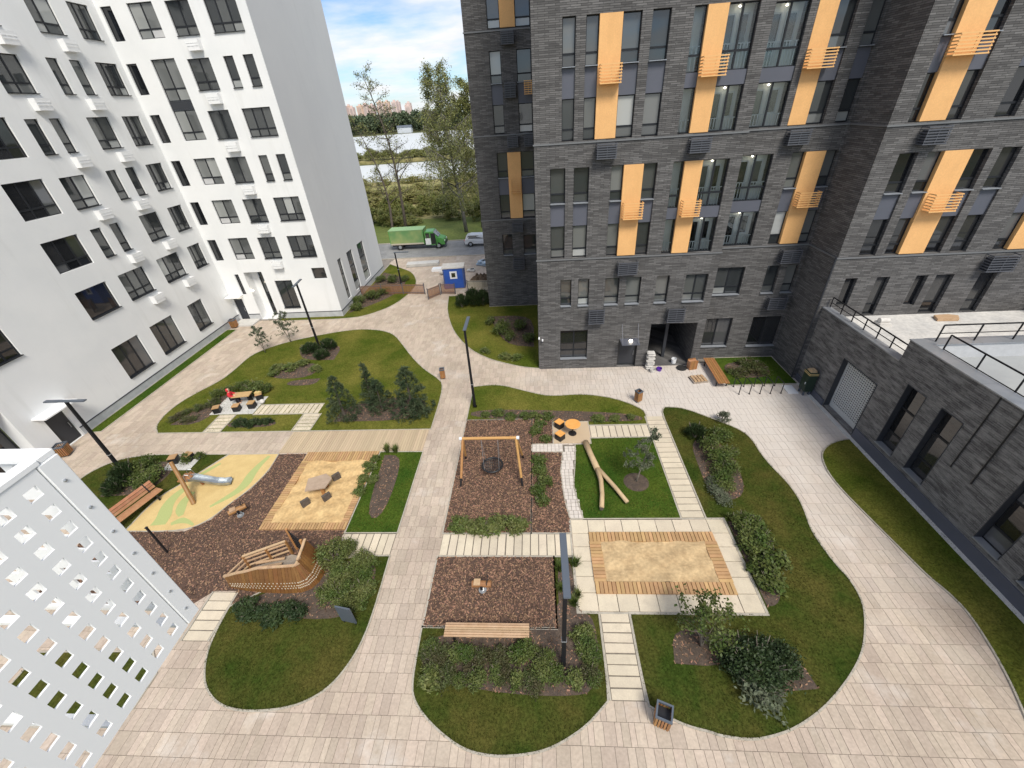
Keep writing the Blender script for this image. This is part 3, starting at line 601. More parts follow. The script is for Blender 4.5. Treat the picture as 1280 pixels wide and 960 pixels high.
for worn in (0, 1):
    xs, ys = [], []
    for k, q, o in LAWNS:
        if (k in ('B6', 'B9', 'B10', 'B2', 'B16')) != bool(worn): continue
        d = {'B9': 420, 'B6': 420, 'B10': 330, 'FORK': 300, 'B11': 260, 'B5': 260, 'B7': 170, 'B1': 110, 'B2': 200}.get(k, 60)
        x, y = scatter(q, d, [p for p in PATCH]); xs.append(x); ys.append(y)
        # overhanging tufts along the kerb
        qq = np.array(q); i_ = RNG.integers(0, len(qq), int(len(qq)*14)); f_ = RNG.random((len(i_), 1)); e_ = qq[i_]*(1-f_)+qq[(i_+1) % len(qq)]*f_+RNG.normal(0, .03, (len(i_), 2)); xs.append(e_[:, 0]); ys.append(e_[:, 1])
    x = np.concatenate(xs); y = np.concatenate(ys); n = len(x)
    clump = .6+.8*(np.sin(x*2.3+1.7*np.sin(y*1.9))*np.cos(y*2.7+np.sin(x*1.3))*.5+.5)
    th = RNG.uniform(0, 6.28, n); h = RNG.uniform(.03, .085, n)*clump; wd = RNG.uniform(.006, .013, n)
    base = np.stack([x, y, np.full(n, .028)], 1); side = np.stack([np.cos(th), np.sin(th), np.zeros(n)], 1); ln = RNG.normal(0, .03, (n, 2))
    v = np.empty((n, 3, 3)); v[:, 0] = base-side*wd[:, None]; v[:, 1] = base+side*wd[:, None]; v[:, 2] = base+np.stack([ln[:, 0], ln[:, 1], h], 1)
    tag(link('grass', fast_mesh('grass', v.reshape(-1, 3), np.arange(3*n).reshape(-1, 3), 'grass_worn' if worn else 'grass_blade')), 'brownish worn grass of the nearer lawns' if worn else 'short green grass of the farther lawns', 'grass', kind='stuff')

# ================================================================== BUILDINGS
def facade(axis, plane, u0, u1, z0, z1, holes, depth=.16, name='wall', m='plaster', parent=None, flip=False):
    """wall sheet with real openings and reveals. axis 'Y-' faces -Y (u = x), 'X+' faces +X (u = y), 'X-' faces -X (u = y)"""
    us = sorted({u0, u1, *[h[0] for h in holes], *[h[1] for h in holes]}); zs = sorted({z0, z1, *[h[2] for h in holes], *[h[3] for h in holes]})
    us = [a for a in us if u0 <= a <= u1]; zs = [a for a in zs if z0 <= a <= z1]
    def P(a, z, d=0):
        if axis == 'Y-': return (a, plane+d, z)
        if axis == 'X+': return (plane-d, a, z)
        return (plane+d, a, z)
    mb = MB(); fl = axis == 'X-'
    def q(*p): mb.quad(*(p[::-1] if fl else p))
    for i in range(len(us)-1):
        run = None
        for j in range(len(zs)-1):
            cu, cz = (us[i]+us[i+1])/2, (zs[j]+zs[j+1])/2
            if any(h[0] < cu < h[1] and h[2] < cz < h[3] for h in holes): continue
            q(P(us[i], zs[j]), P(us[i+1], zs[j]), P(us[i+1], zs[j+1]), P(us[i], zs[j+1]))
    for h in holes:
        d = h[4] if len(h) > 4 else depth; a, b, c, e = h[:4]
        q(P(a, c), P(a, c, d), P(b, c, d), P(b, c)); q(P(a, e), P(b, e), P(b, e, d), P(a, e, d))
        q(P(a, c), P(a, e), P(a, e, d), P(a, c, d)); q(P(b, c), P(b, c, d), P(b, e, d), P(b, e))
        if len(h) > 5 and h[5]: q(P(a, c, d), P(a, e, d), P(b, e, d), P(b, c, d))
    me = mb.mesh(name, m); bm = bmesh.new(); bm.from_mesh(me); bmesh.ops.remove_doubles(bm, verts=bm.verts, dist=1e-4); bm.to_mesh(me); bm.free()
    return link(name, me, parent)
ROT = {'Y-': 0, 'X+': rad(90), 'X-': rad(-90)}
def place(axis, plane, ua, ub, z, d):
    """location of the lower-left corner (seen from outside) at depth d behind the wall plane"""
    if axis == 'Y-': return (ua, plane+d, z)
    if axis == 'X+': return (plane-d, ua, z)
    return (plane+d, ub, z)
def panes_of(kind, w, h):
    t = .06
    def cols(n, z0, z1, lows=None): return [(i*w/n, (i+1)*w/n, z0, z1) for i in range(n)]
    lo_ = .27*h
    if kind == 'tri': return cols(3, lo_, h)+cols(3, 0, lo_)
    if kind == 'duo': return cols(2, lo_, h)+cols(2, 0, lo_)
    if kind == 'one': return [(0, w, lo_, h), (0, w, 0, lo_)]
    if kind == 'asym': return [(0, w*.42, lo_, h), (w*.42, w, lo_, h), (0, w*.42, 0, lo_), (w*.42, w, 0, lo_)]
    if kind == 'plain': return [(0, w, 0, h)]
    if kind == 'two': return cols(2, 0, h)
    if kind == 'three': return cols(3, 0, h)
    if kind == 'tall': return [(0, w, .62*h, h), (0, w, .22*h, .62*h), (0, w, 0, .22*h)]
    if kind == 'loggia': return cols(2, .30*h, h)+cols(2, 0, .30*h)
def window(parent, axis, plane, a, b, z0, z1, kind='duo', d=.11, gl='glass', fm='frame_grey', sill=True, sm='frame_grey', railing=None, name='window'):
    w_, h_ = b-a, z1-z0; key = (round(w_, 2), round(h_, 2), kind, fm); ps = panes_of(kind, w_, h_); t = .045
    def mk():
        mb = MB(); us = {0, w_}
        for p in ps:
            x0, x1, y0, y1 = p
            # each light gets its own little frame
            mb.box(x0, x0+t, 0, .07, y0, y1).box(x1-t, x1, 0, .07, y0, y1).box(x0+t, x1-t, 0, .07, y0, y0+t).box(x0+t, x1-t, 0, .07, y1-t, y1)
        return mb.mesh('window', fm)
    o = link(name, cached(('win',)+key, mk), parent, place(axis, plane, a, b, z0, d), ROT[axis])
    for p in ps:
        pw, ph = p[1]-p[0]-2*t+.01, p[3]-p[2]-2*t+.01
        g = gl
        me = cached(('pane', round(pw, 2), round(ph, 2), g), lambda: MB().box(0, pw, 0, .02, 0, ph).mesh('pane', g))
        link('pane', me, o, (p[0]+t-.005, .03, p[2]+t-.005))
    if sill:
        d_s = d-.005
        me = cached(('sill', round(w_, 2), sm, d), lambda: MB().box(.002, w_-.002, -.09, d_s, -.035, 0).mesh('sill', sm)); link('sill', me, o, (0, -d, .012))
    if railing:
        mb = MB(); n = int(w_/.15); zz = railing
        for i in range(1, n): mb.box(i*w_/n-.022, i*w_/n+.022, .085, .11, zz[0], zz[1])
        mb.box(.02, w_-.02, .08, .115, zz[1], zz[1]+.04); mb.obj('railing', 'frame_white', o)
    return o

# ---------------- white building
WB = thing('white_apartment_building', 'tall white plastered apartment building with dark square windows, left of the courtyard', 'building', (-29.5, 36.45, 0))
WB.location = (0, 0, 0)
XW, YW, XG, TOP = -29.5, 36.45, -18.95, 31.0
LF = {21.4: [(27.3,29.1,'duo'),(31.35,33.05,'asym'),(34.25,35.8,'tri')], 18.3: [(27.3,29.1,'duo'),(30.75,31.5,'one'),(32.3,33.1,'one'),(34.2,35.95,'tri')],
      15.2: [(23.95,26.35,'tri'),(27.3,28.1,'one'),(28.8,29.5,'one'),(31.35,33.05,'duo'),(34.2,35.8,'tri')], 12.1: [(23.95,26.3,'tri'),(27.25,29.0,'duo'),(30.65,31.5,'one'),(32.3,33.1,'one'),(34.2,35.8,'tri')],
      9.0: [(23.9,26.3,'tri'),(27.25,28.05,'one'),(28.75,29.5,'one'),(31.35,33.1,'duo'),(34.25,35.8,'tri')], 5.88: [(17.1,19.4,'tri'),(23.95,26.25,'plain'),(27.25,29.5,'tri'),(30.85,33.1,'tri'),(34.3,35.8,'tri')],
      24.5: [(27.3,29.1,'duo'),(30.75,31.5,'one'),(32.3,33.1,'one'),(34.2,35.95,'tri')]}
holes = []; wins = []
for z, row in LF.items():
    for a, b, k in row:
        zt = z+1.85+(.12 if a == 23.95 and z > 12 else 0); holes.append((a, b, z, zt)); wins.append((a, b, z, zt, k))
for a, b, z0, z1, k in ((23.85,26.15,1.3,3.7,'three'),(27.3,29.6,1.3,3.7,'three'),(31.4,33.15,1.33,3.65,'two')): holes.append((a, b, z0, z1)); wins.append((a, b, z0, z1, k))
holes += [(18.0,19.15,.02,2.12,.12), (8.5,16.75,.02,3.9,.9)]
facade('X+', XW, 4, YW, -.1, TOP, holes, parent=WB)
for i, (a, b, z0, z1, k) in enumerate(wins): window(WB, 'X+', XW, a, b, z0, z1, k, gl=('glass_dark' if a < 26 else 'glass'), sill=a > 26 or z0 < 7)
FF = []
for z in (24.5, 21.4, 18.3, 15.2, 12.1, 9.0, 5.88):
    FF.append((-29.2, -28.42, z, z+1.85, 'plain'))
    if z not in (18.3, 15.2): FF.append((-27.25, -25.45, z, z+1.9, 'duo'))
    FF.append((-24.55, -22.9, z, z+1.85, 'duo' if z < 9.1 or z > 18 else 'two'))
    if z in (21.4, 15.2, 9.0, 5.88): FF.append((-21.85, -19.63, z, z+1.85, 'tri'))
    else: FF += [(-21.85, -21.12, z, z+1.85, 'one'), (-20.4, -19.63, z, z+1.85, 'one')]
FF += [(-27.25, -25.45, 15.25, 17.22, 'duo'), (-27.25, -25.45, 17.8, 20.28, 'loggia'), (-24.5, -22.85, 1.1, 3.8, 'two'), (-28.1, -27.7, 2.6, 4.56, 'plain'), (-20.6, -19.35, 3.82, 4.83, 'plain')]
holes = [h[:4] for h in FF if h[:2] != (-27.25, -25.45) or h[2] not in (15.25, 17.8)]
holes += [(-27.25, -25.45, 15.25, 20.28), (-29.3, -28.4, .02, 2.2, .12), (-27.15, -25.4, .02, 4.7, 1.0)]
facade('Y-', YW, XW, XG, -.1, TOP, holes, parent=WB)
for a, b, z0, z1, k in FF:
    plain = k == 'plain'
    window(WB, 'Y-', YW, a, b, z0, z1, k, gl='glass_dark' if plain else ('glass_pale' if a == -27.25 else 'glass'), sill=not plain and a != -27.25)
MB().box(-27.25, -25.45, YW+.08, YW+.15, 17.23, 17.79).obj('spandrel_panel', 'anthracite', WB)
# gable wall facing the gap between the buildings
gh = [(38.5, 39.35, .9, 4.85), (40.8, 42.25, .9, 4.85), (43.7, 45.5, .9, 4.85)]
facade('X+', XG, YW, 49.87, -.1, TOP, gh, name='gable_wall', m='plaster_shaded', parent=WB)
for a, b, z0, z1 in gh: window(WB, 'X+', XG, a, b, z0, z1, 'tall', gl='glass', sill=False)
MB().quad((XG, 49.87, -.1), (XW-14, 49.87, -.1), (XW-14, 49.87, TOP), (XG, 49.87, TOP)).obj('rear_wall', 'plaster', WB)
MB().box(XW-14, XW, 4, 49.87, TOP, TOP+.3).box(XW, XG, YW, 49.87, TOP, TOP+.3).obj('roof', 'roof_grey', WB)
# plinth with dark flashing
for nm, mm, z0, z1, d in (('plinth', 'plinth', -.1, .55, .035), ('flashing', 'anthracite', .553, .60, .055)):
    MB().box(XW, XW+d, 19.25, YW-d, z0, z1).box(XW+d, -29.35, YW-d, YW-.001, z0, z1).box(-28.35, -27.2, YW-d, YW-.001, z0, z1).box(-25.35, XG+d, YW-d, YW-.001, z0, z1).box(XG+.001, XG+d, YW, 49.87, z0, z1).obj(nm, mm, WB)
# air conditioner boxes
def acbox_white():
    mb = MB(); w_, h_, d_ = .95, .62, .42; t = .03
    mb.add([(0, 0, h_), (w_, 0, h_), (w_, -d_, h_), (0, -d_, h_), (.05, 0, 0), (w_-.05, 0, 0), (w_-.05, -d_+.05, 0), (.05, -d_+.05, 0),
            (t, 0, h_), (w_-t, 0, h_), (w_-t, -d_+t, h_), (t, -d_+t, h_), (.08, 0, .05), (w_-.08, 0, .05), (w_-.08, -d_+.08, .05), (.08, -d_+.08, .05)],
           [(7, 6, 2, 3), (6, 5, 1, 2), (4, 7, 3, 0), (4, 5, 6, 7), (11, 10, 14, 15), (10, 9, 13, 14), (8, 11, 15, 12), (15, 14, 13, 12), (3, 2, 10, 11), (2, 1, 9, 10), (0, 3, 11, 8)])
    for i in range(3): mb.box(.06+i*.3, .3+i*.3, -d_-.006, -d_+.004, .40, .43).box(.06+i*.3, .3+i*.3, -d_-.006, -d_+.004, .26, .29)
    return mb.mesh('ac_basket', 'basket_white')
acw = acbox_white()
for z in (24.5, 21.4, 18.3, 15.2, 12.1, 9.0, 5.88): link('ac_basket', acw, WB, (-23.95, YW-.002, z-.86))
for y, z in ((32.2,21.4),(28.4,21.4),(28.2,18.3),(32.0,18.3),(28.75,15.2),(32.2,15.2),(28.2,12.1),(31.5,12.1),(28.75,9.0),(32.2,9.0),(28.6,5.88),(32.2,5.88)):
    link('ac_basket', acw, WB, (XW+.002, y, z-.86), rad(90))
# entrances
def door(parent, axis, plane, a, b, z0, z1, d=.1, m='door_dark', leaves=1, glassy=False, name='door'):
    w_, h_ = b-a, z1-z0; mb = MB(); n = leaves
    for i in range(n):
        x0, x1 = i*w_/n+.01, (i+1)*w_/n-.01
        mb.box(x0, x1, 0, .05, 0, .1).box(x0, x1, 0, .05, h_-.1, h_).box(x0, x0+.1, 0, .05, .1, h_-.1).box(x1-.1, x1, 0, .05, .1, h_-.1)
        mb.box(x0+.1, x1-.1, .02, .05, .1, h_-.1) if not glassy else None
    o = mb.obj(name, m, parent, loc=place(axis, plane, a, b, z0, d), rz=ROT[axis])
    for i in range(n):
        x0, x1 = i*w_/n+.11, (i+1)*w_/n-.11
        if glassy: MB().box(x0, x1, .02, .04, .1, h_-.1).obj('pane', 'glass_dark', o)
        else: MB().box(x0, x1, .008, .02, .12, h_-.12).obj('panel', 'anthracite', o)
    MB().tube([(w_-.16, -.05, h_*.4), (w_-.16, -.05, h_*.58)], .018, 6).box(w_-.175, w_-.145, -.05, .01, h_*.4, h_*.42).box(w_-.175, w_-.145, -.05, .01, h_*.56, h_*.58).obj('handle', 'steel', o)
    return o
door(WB, 'X+', XW, 18.02, 19.13, .03, 2.1); door(WB, 'Y-', YW, -29.28, -28.42, .03, 2.18)
door(WB, 'Y-', YW+.9, -26.45, -25.45, .03, 2.3, glassy=True, name='door'); window(WB, 'Y-', YW+.9, -26.45, -25.45, 2.33, 4.66, 'plain', sill=False, gl='glass')
MB().box(-27.14, -26.48, YW+.94, YW+.99, .03, 4.66).obj('recess_panel', 'plaster', WB)
window(WB, 'X+', XW-.8, 13.2, 16.7, .03, 3.85, 'three', gl='glass_dark', sill=False); window(WB, 'X+', XW-.8, 8.55, 13.15, .03, 3.85, 'three', gl='glass_dark', sill=False)
MB().box(XW, XW+.9, 17.55, 19.6, 2.5, 2.58).obj('canopy', 'basket_white', WB); MB().box(-29.4, -28.1, YW-.85, YW, 2.55, 2.62).obj('canopy', 'basket_white', WB)
for p in ((XW+.14, 18.6, 2.42), (-28.7, YW-.14, 2.42), (-26.9, YW-.09, 3.0)): MB().lathe([(.02, -.07), (.10, -.05), (.12, 0), (.10, .05), (.02, .07)], 12).obj('wall_lamp', 'lamp_glow', WB, loc=p)
MB().box(-29.3, -27.3, 34.9, YW-.04, -.05, .12).obj('porch', 'concrete', WB)

# ---------------- dark brick building
DB = thing('dark_brick_building', 'dark grey brick apartment building with orange panels between its windows', 'building')
YA, YB, YC, YL, X1, X2, DT = 25.66, 26.5, 23.64, 37.35, 11.12, 16.62, 31.0
G1 = (8.0, 9.89, 11.16, 12.98); G2 = (14.25, 16.13, 17.42, 19.32); G3 = (20.5, 22.35, 23.6, 25.5)
# (facade, group, a, b, type)  n narrow/plain window pair, o orange panel, g loggia
GROUPS = [('A',G2,1.48,2.12,'n'),('A',G2,2.6,3.22,'n'),('A',G2,3.225,4.295,'o'),('A',G2,4.3,5.18,'n'),('A',G2,5.65,6.5,'n'),('A',G2,7.52,8.12,'g'),('A',G2,8.125,9.06,'o'),('A',G2,9.065,10.45,'g'),
 ('A',G1,.86,1.7,'n'),('A',G1,2.17,3.02,'n'),('A',G1,4.22,4.89,'n'),('A',G1,4.895,5.955,'o'),('A',G1,5.96,6.7,'n'),('A',G1,7.54,8.14,'g'),('A',G1,8.145,9.09,'o'),('A',G1,9.095,10.5,'g'),
 ('A',G3,.86,1.7,'n'),('A',G3,2.17,3.02,'n'),('A',G3,4.22,4.89,'n'),('A',G3,4.895,5.955,'o'),('A',G3,5.96,6.7,'n'),('A',G3,7.54,8.14,'g'),('A',G3,8.145,9.09,'o'),('A',G3,9.095,10.5,'g'),
 ('B',G1,11.45,13.15,'g'),('B',G1,14.15,14.845,'n'),('B',G1,14.85,15.895,'o'),('B',G1,15.9,16.55,'n'),
 ('B',G2,11.45,13.1,'g'),('B',G2,13.45,14.36,'o'),('B',G2,14.365,15.25,'n'),('B',G2,15.85,16.55,'n'),
 ('B',G3,11.45,13.15,'g'),('B',G3,14.15,14.845,'n'),('B',G3,14.85,15.895,'o'),('B',G3,15.9,16.55,'n'),
 ('C',G2,17.45,17.94,'n'),('C',G2,17.945,19.09,'o'),('C',G2,19.095,19.8,'n'),('C',G2,21.2,22.1,'n'),('C',G2,22.6,23.2,'n'),('C',G2,24.4,25.1,'n'),('C',G2,25.105,26.2,'o'),('C',G2,26.205,27,'n'),
 ('C',G1,17.68,18.55,'n'),('C',G1,19.0,19.735,'n'),('C',G1,19.74,21.02,'o'),('C',G1,21.025,21.9,'n'),('C',G1,22.33,23.2,'n'),('C',G1,24.5,25.25,'n'),('C',G1,25.255,26.4,'o'),('C',G1,26.405,27.1,'n'),
 ('L',G2,-3.02,-2.2,'n'),('L',G2,-1.08,-.05,'n'),('L',G1,-2.97,-2.14,'n'),('L',G1,-2.135,-1.085,'o'),('L',G1,-1.08,-.04,'n'),
 ('L',G3,-3.0,-2.13,'n'),('L',G3,-2.125,-1.085,'o'),('L',G3,-1.08,-.05,'n')]
SING = [('A',1.47,2.17,4.83,6.63,'one'),('A',2.6,3.3,4.83,6.63,'one'),('A',4.3,5.2,4.83,6.63,'one'),('A',5.63,6.55,4.83,6.63,'one'),('A',7.5,8.3,4.83,6.63,'one'),('A',9.28,10.65,4.83,6.63,'duo'),('A',1.48,3.35,.82,3.03,'duo'),
 ('B',11.45,13.2,4.85,6.68,'duo'),('B',14.55,15.35,4.85,6.68,'one'),('B',15.77,16.47,4.85,6.68,'one'),('B',11.4,13.25,.97,3.15,'two'),('B',14.57,16.5,.92,3.17,'two'),
 ('C',17.5,18.15,5.1,6.75,'plain'),('C',19.2,19.9,4.42,6.75,'one'),('C',21.3,21.93,4.95,6.75,'plain'),('C',22.35,23.3,4.42,6.75,'one'),('C',24.65,25.55,4.42,6.75,'one'),
 ('L',-2.98,-2.1,4.88,6.7,'one'),('L',-1.12,-.04,4.9,6.6,'one')]
PL = {'A': (YA, 0, X1), 'B': (YB, X1, X2), 'C': (YC, X2, 33), 'L': (YL, -4.68, 0)}
for fc, (yy, ua, ub) in PL.items():
    holes = []
    # neighbouring lights and panels of one group share one opening
    for gz in (G1, G2, G3):
        row = sorted([g for g in GROUPS if g[0] == fc and g[1] == gz], key=lambda g: g[2]); run = None
        for g in row:
            if run and g[2]-run[1] < .02: run[1] = g[3]
            else:
                if run: holes.append((run[0], run[1], gz[0], gz[3])+run[2])
                run = [g[2], g[3], (.72, 1) if g[4] == 'g' else ()]
        if run: holes.append((run[0], run[1], gz[0], gz[3])+run[2])
    for s in SING:
        if s[0] == fc: holes.append(s[1:5])
    if fc == 'A': holes += [(5.5, 6.8, .02, 2.1, .3), (7.55, 10.6, .02, 3.3, 6.0, 1)]
    facade('Y-', yy, ua, ub, -.1, DT, holes, depth=.3, m='brick', parent=DB)
for fc, gz, a, b, ty in GROUPS:
    yy = PL[fc][0]
    if ty == 'o':
        MB().box(a, b, yy-.02, yy+.29, gz[0]+.03, gz[3]-.005).obj('orange_panel', 'orange', DB)
    elif ty == 'n':
        gl = 'glass' if fc != 'C' else 'glass_dark'
        window(DB, 'Y-', yy, a, b, gz[0]+.03, gz[1], 'one', d=.2, gl=gl, sill=False); window(DB, 'Y-', yy, a, b, gz[2], gz[3], 'one', d=.2, gl=gl, sill=True, sm='sill_metal')
        MB().box(a+.004, b-.004, yy+.10, yy+.28, gz[1]+.003, gz[2]-.045).obj('spandrel_panel', 'spandrel', DB)
    else:
        z1 = gz[1]+.1; z2 = z1+.6
        window(DB, 'Y-', yy, a, b, gz[0]+.03, z1, 'two' if b-a > 1 else 'plain', d=.15, gl='glass_clear', sill=False, railing=(.05, .55))
        window(DB, 'Y-', yy, a, b, z2, gz[3], 'loggia' if b-a > 1 else 'one', d=.15, gl='glass_clear', sill=False, railing=(.05, (gz[3]-z2)*.40))
        MB().box(a+.004, b-.004, yy+.06, yy+.70, z1+.003, z2-.003).obj('spandrel_panel', 'spandrel', DB)
        MB().box(a+.004, b-.004, yy+.64, yy+.70, gz[0]+.01, z1).box(a+.004, b-.004, yy+.64, yy+.70, z2, gz[3]-.01).obj('loggia_wall', 'loggia_wall', DB)
        if b-a > 1:
            for zz, ht in ((gz[0]+.02, z1-gz[0]-.1), (z2+.01, gz[3]-z2-.1)):
                w2 = (b-a)*.34
                for x0_, zb_ in ((a+.08*(b-a), .0), (a+.54*(b-a), .3)):
                    fr = MB().box(x0_, x0_+.07, yy+.58, yy+.635, zz+zb_*ht, zz+.9*ht).box(x0_+w2-.07, x0_+w2, yy+.58, yy+.635, zz+zb_*ht, zz+.9*ht).box(x0_+.07, x0_+w2-.07, yy+.58, yy+.635, zz+.9*ht-.07, zz+.9*ht).box(x0_+.07, x0_+w2-.07, yy+.58, yy+.635, zz+zb_*ht, zz+zb_*ht+.08)
                    io = fr.obj('inner_window', 'frame_white', DB); MB().box(x0_+.07, x0_+w2-.07, yy+.60, yy+.62, zz+zb_*ht+.08, zz+.9*ht-.07).obj('pane', 'glass_dark', io)
                MB().lathe([(.01, -.04), (.05, -.02), (.06, 0), (.05, .02), (.01, .04)], 10).obj('ceiling_lamp', 'lamp_glow', DB, loc=(a+.45*(b-a), yy+.42, zz+ht-.02))
for fc, a, b, z0, z1, k in SING: window(DB, 'Y-', PL[fc][0], a, b, z0, z1, k, d=.2, gl='glass_dark' if z0 < 4 or fc == 'C' else 'glass', sill=fc != 'C', sm='sill_metal')
# side walls between the facades
facade('X-', X2, YC, YB, -.1, DT, [], name='side_wall', m='brick', parent=DB)
MB().quad((X1, YA, -.1), (X1, YB, -.1), (X1, YB, DT), (X1, YA, DT)).obj('side_wall', 'brick', DB)
facade('X-', 0, YA, YL, -.1, DT, [], name='side_wall', m='brick', parent=DB); facade('X-', -4.68, YL, 47, -.1, DT, [], name='side_wall', m='brick', parent=DB)
MB().quad((33, YC, -.1), (33, 47, -.1), (33, 47, DT), (33, YC, DT)).quad((33, 47, -.1), (-4.68, 47, -.1), (-4.68, 47, DT), (33, 47, DT)).obj('rear_wall', 'brick', DB)
MB().box(0, X1, YA, 47, DT, DT+.3).box(X1, X2, YB, 47, DT, DT+.3).box(X2, 33, YC, 47, DT, DT+.3).box(-4.68, 0, YL, 47, DT, DT+.3).obj('roof', 'roof_grey', DB)
# string courses
for z in (7.86, 14.10, 20.33):
    e = .05; h = .075
    for bx_ in ((-e, X1+e, YA-e, YA-.001), (X1+e, X2-e, YB-e, YB-.001), (X2-e, X2-.001, YC-e, YB-e), (X2, 33, YC-e, YC-.001), (-4.68-e, -e, YL-e, YL-.001)): MB().box(*bx_, z+.03, z+.03+h).obj('string_course', 'string_metal', DB)
# slatted air conditioner baskets
def acslat(w_, h_, mname):
    d_ = .46; mb = MB(); n = 6
    for i in range(n+1):
        z = i*h_/n; mb.box(0, w_, -d_, -d_+.02, z-.025, z+.025).box(0, .02, -d_+.02, 0, z-.025, z+.025).box(w_-.02, w_, -d_+.02, 0, z-.025, z+.025)
    for x in (.03, w_/2, w_-.06): mb.box(x, x+.03, -d_+.021, -d_+.04, -.02, h_)
    mb.box(.02, w_-.02, -d_+.02, 0, 0, .02)
    return mb.mesh('ac_basket', mname)
for fc, a, b, z0, z1, c in (('A',3.3,4.35,16.65,17.4,'o'),('A',3.32,4.38,13.38,14.05,'d'),('A',4.98,6.08,10.22,11.05,'o'),('A',4.95,6.15,6.95,7.68,'d'),('A',3.3,4.35,3.68,4.63,'d'),('A',8.12,9.3,16.64,17.4,'o'),('A',8.15,9.22,13.4,14.05,'d'),('A',8.25,9.25,10.2,11.0,'o'),('A',8.4,9.5,3.6,4.5,'d'),
    ('B',13.42,14.7,16.67,17.4,'o'),('B',13.5,14.6,13.4,14.05,'d'),('B',14.95,16.12,10.2,10.95,'o'),('B',15.0,16.15,6.95,7.7,'d'),('B',15.05,16.2,3.87,4.63,'d'),
    ('C',17.85,19.3,16.68,17.4,'o'),('C',18.2,19.25,13.35,14.05,'d'),('C',19.9,21.2,10.27,11.07,'o'),('C',24.4,25.8,6.96,7.8,'d'),
    ('L',-2.05,-1.2,16.55,17.4,'d'),('L',-.6,-.03,16.67,17.45,'o'),('L',-2.1,-1.18,19.6,20.28,'d'),('L',-2.05,-1.2,13.35,14.05,'d'),('L',-.75,-.05,13.35,14.05,'d'),('L',-1.95,-1.15,10.1,10.98,'o'),('L',-2.03,-1.1,6.98,7.66,'d'),('L',-2.12,-1.1,3.72,4.68,'d')):
    link('ac_basket', acslat(b-a, z1-z0, 'orange_metal' if c == 'o' else 'basket_dark'), DB, (a, PL[fc][0]-(.022 if c == 'o' else .002), z0))
    if c == 'd': MB().box(a+.08, b-.08, PL[fc][0]-.38, PL[fc][0]-.05, z0+.03, z1-.1).obj('air_conditioner', 'anthracite', DB)
door(DB, 'Y-', YA, 5.52, 6.78, .03, 2.08, d=.25)
cn = MB().box(5.55, 6.75, YA-.9, YA, 2.22, 2.28); cn.bar((5.62, YA-.8, 2.28), (5.62, YA, 3.4), .025).bar((6.68, YA-.8, 2.28), (6.68, YA, 3.4), .025); cn.obj('canopy', 'spandrel', DB)
MB().lathe([(.02, -.07), (.10, -.05), (.12, 0), (.10, .05), (.02, .07)], 12).obj('wall_lamp', 'lamp_glow', DB, loc=(6.2, YA-.5, 2.36))
MB().box(8.95, 9.15, YA+1.2, YA+1.4, 0, 3.3).obj('passage_column', 'anthracite', DB)
MB().tube([(X2-.06, YC+.02, 8), (X2-.06, YC+.02, .1)], .05, 8).obj('drainpipe', 'anthracite', DB)
for p in ((.02, YA-.08, 2.6), (.25, YA-.08, 2.45)): MB().box(-.05, .05, -.16, .0, -.05, .05).obj('camera_housing', 'paint_white', DB, loc=p)

# ---------------- low brick block on the right
LB = thing('low_brick_block', 'low dark brick block with roof terrace, roller gate and tall narrow windows', 'building')
XR = 16.85; YS = 17.45
SZ = [(15.4,16.48,.9,4.38),(13.55,14.62,.9,4.42),(9.85,10.88,.92,4.35),(8.05,9.08,.9,4.35),(4.4,5.4,.9,4.35)]
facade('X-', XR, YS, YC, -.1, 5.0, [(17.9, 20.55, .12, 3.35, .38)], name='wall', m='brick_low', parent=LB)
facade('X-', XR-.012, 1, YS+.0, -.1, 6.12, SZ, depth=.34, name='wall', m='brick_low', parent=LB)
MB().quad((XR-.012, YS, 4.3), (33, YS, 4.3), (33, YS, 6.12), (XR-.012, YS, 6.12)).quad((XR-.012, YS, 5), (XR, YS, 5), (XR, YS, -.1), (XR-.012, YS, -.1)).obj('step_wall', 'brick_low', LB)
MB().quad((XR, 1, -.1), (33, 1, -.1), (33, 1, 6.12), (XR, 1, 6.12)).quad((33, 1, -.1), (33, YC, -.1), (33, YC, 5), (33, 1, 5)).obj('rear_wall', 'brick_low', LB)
for a, b, z0, z1 in SZ:
    w_ = window(LB, 'X-', XR-.012, a, b, z0, z1, 'tall', d=.26, gl='glass_dark', sill=False)
    MB().box(XR-.08, XR+.24, a+.003, b-.003, z0-.04, z0+.01).obj('sill', 'cap_metal', LB)
MB().box(XR-.09, XR-.02, 1, 17.8, -.1, .62).obj('plinth', 'spandrel', LB); MB().box(XR-.09, XR-.004, 20.65, YC-.01, -.1, .4).obj('plinth', 'spandrel', LB)
MB().box(XR-.30, XR-.1, 2, 23, -.1, .05).obj('drain_strip', 'concrete', LB)
for a, b, z0, z1 in SZ+[(17.9, 20.55, .12, 3.35)]:
    for y0_, y1_ in ((a+.002, a+.03), (b-.03, b-.002)): MB().box(XR-.03, XR+.25, y0_, y1_, z0+.012, z1-.002).obj('jamb', 'anthracite', LB)
    MB().box(XR-.03, XR+.25, a+.031, b-.031, z1-.03, z1-.002).obj('head', 'anthracite', LB)
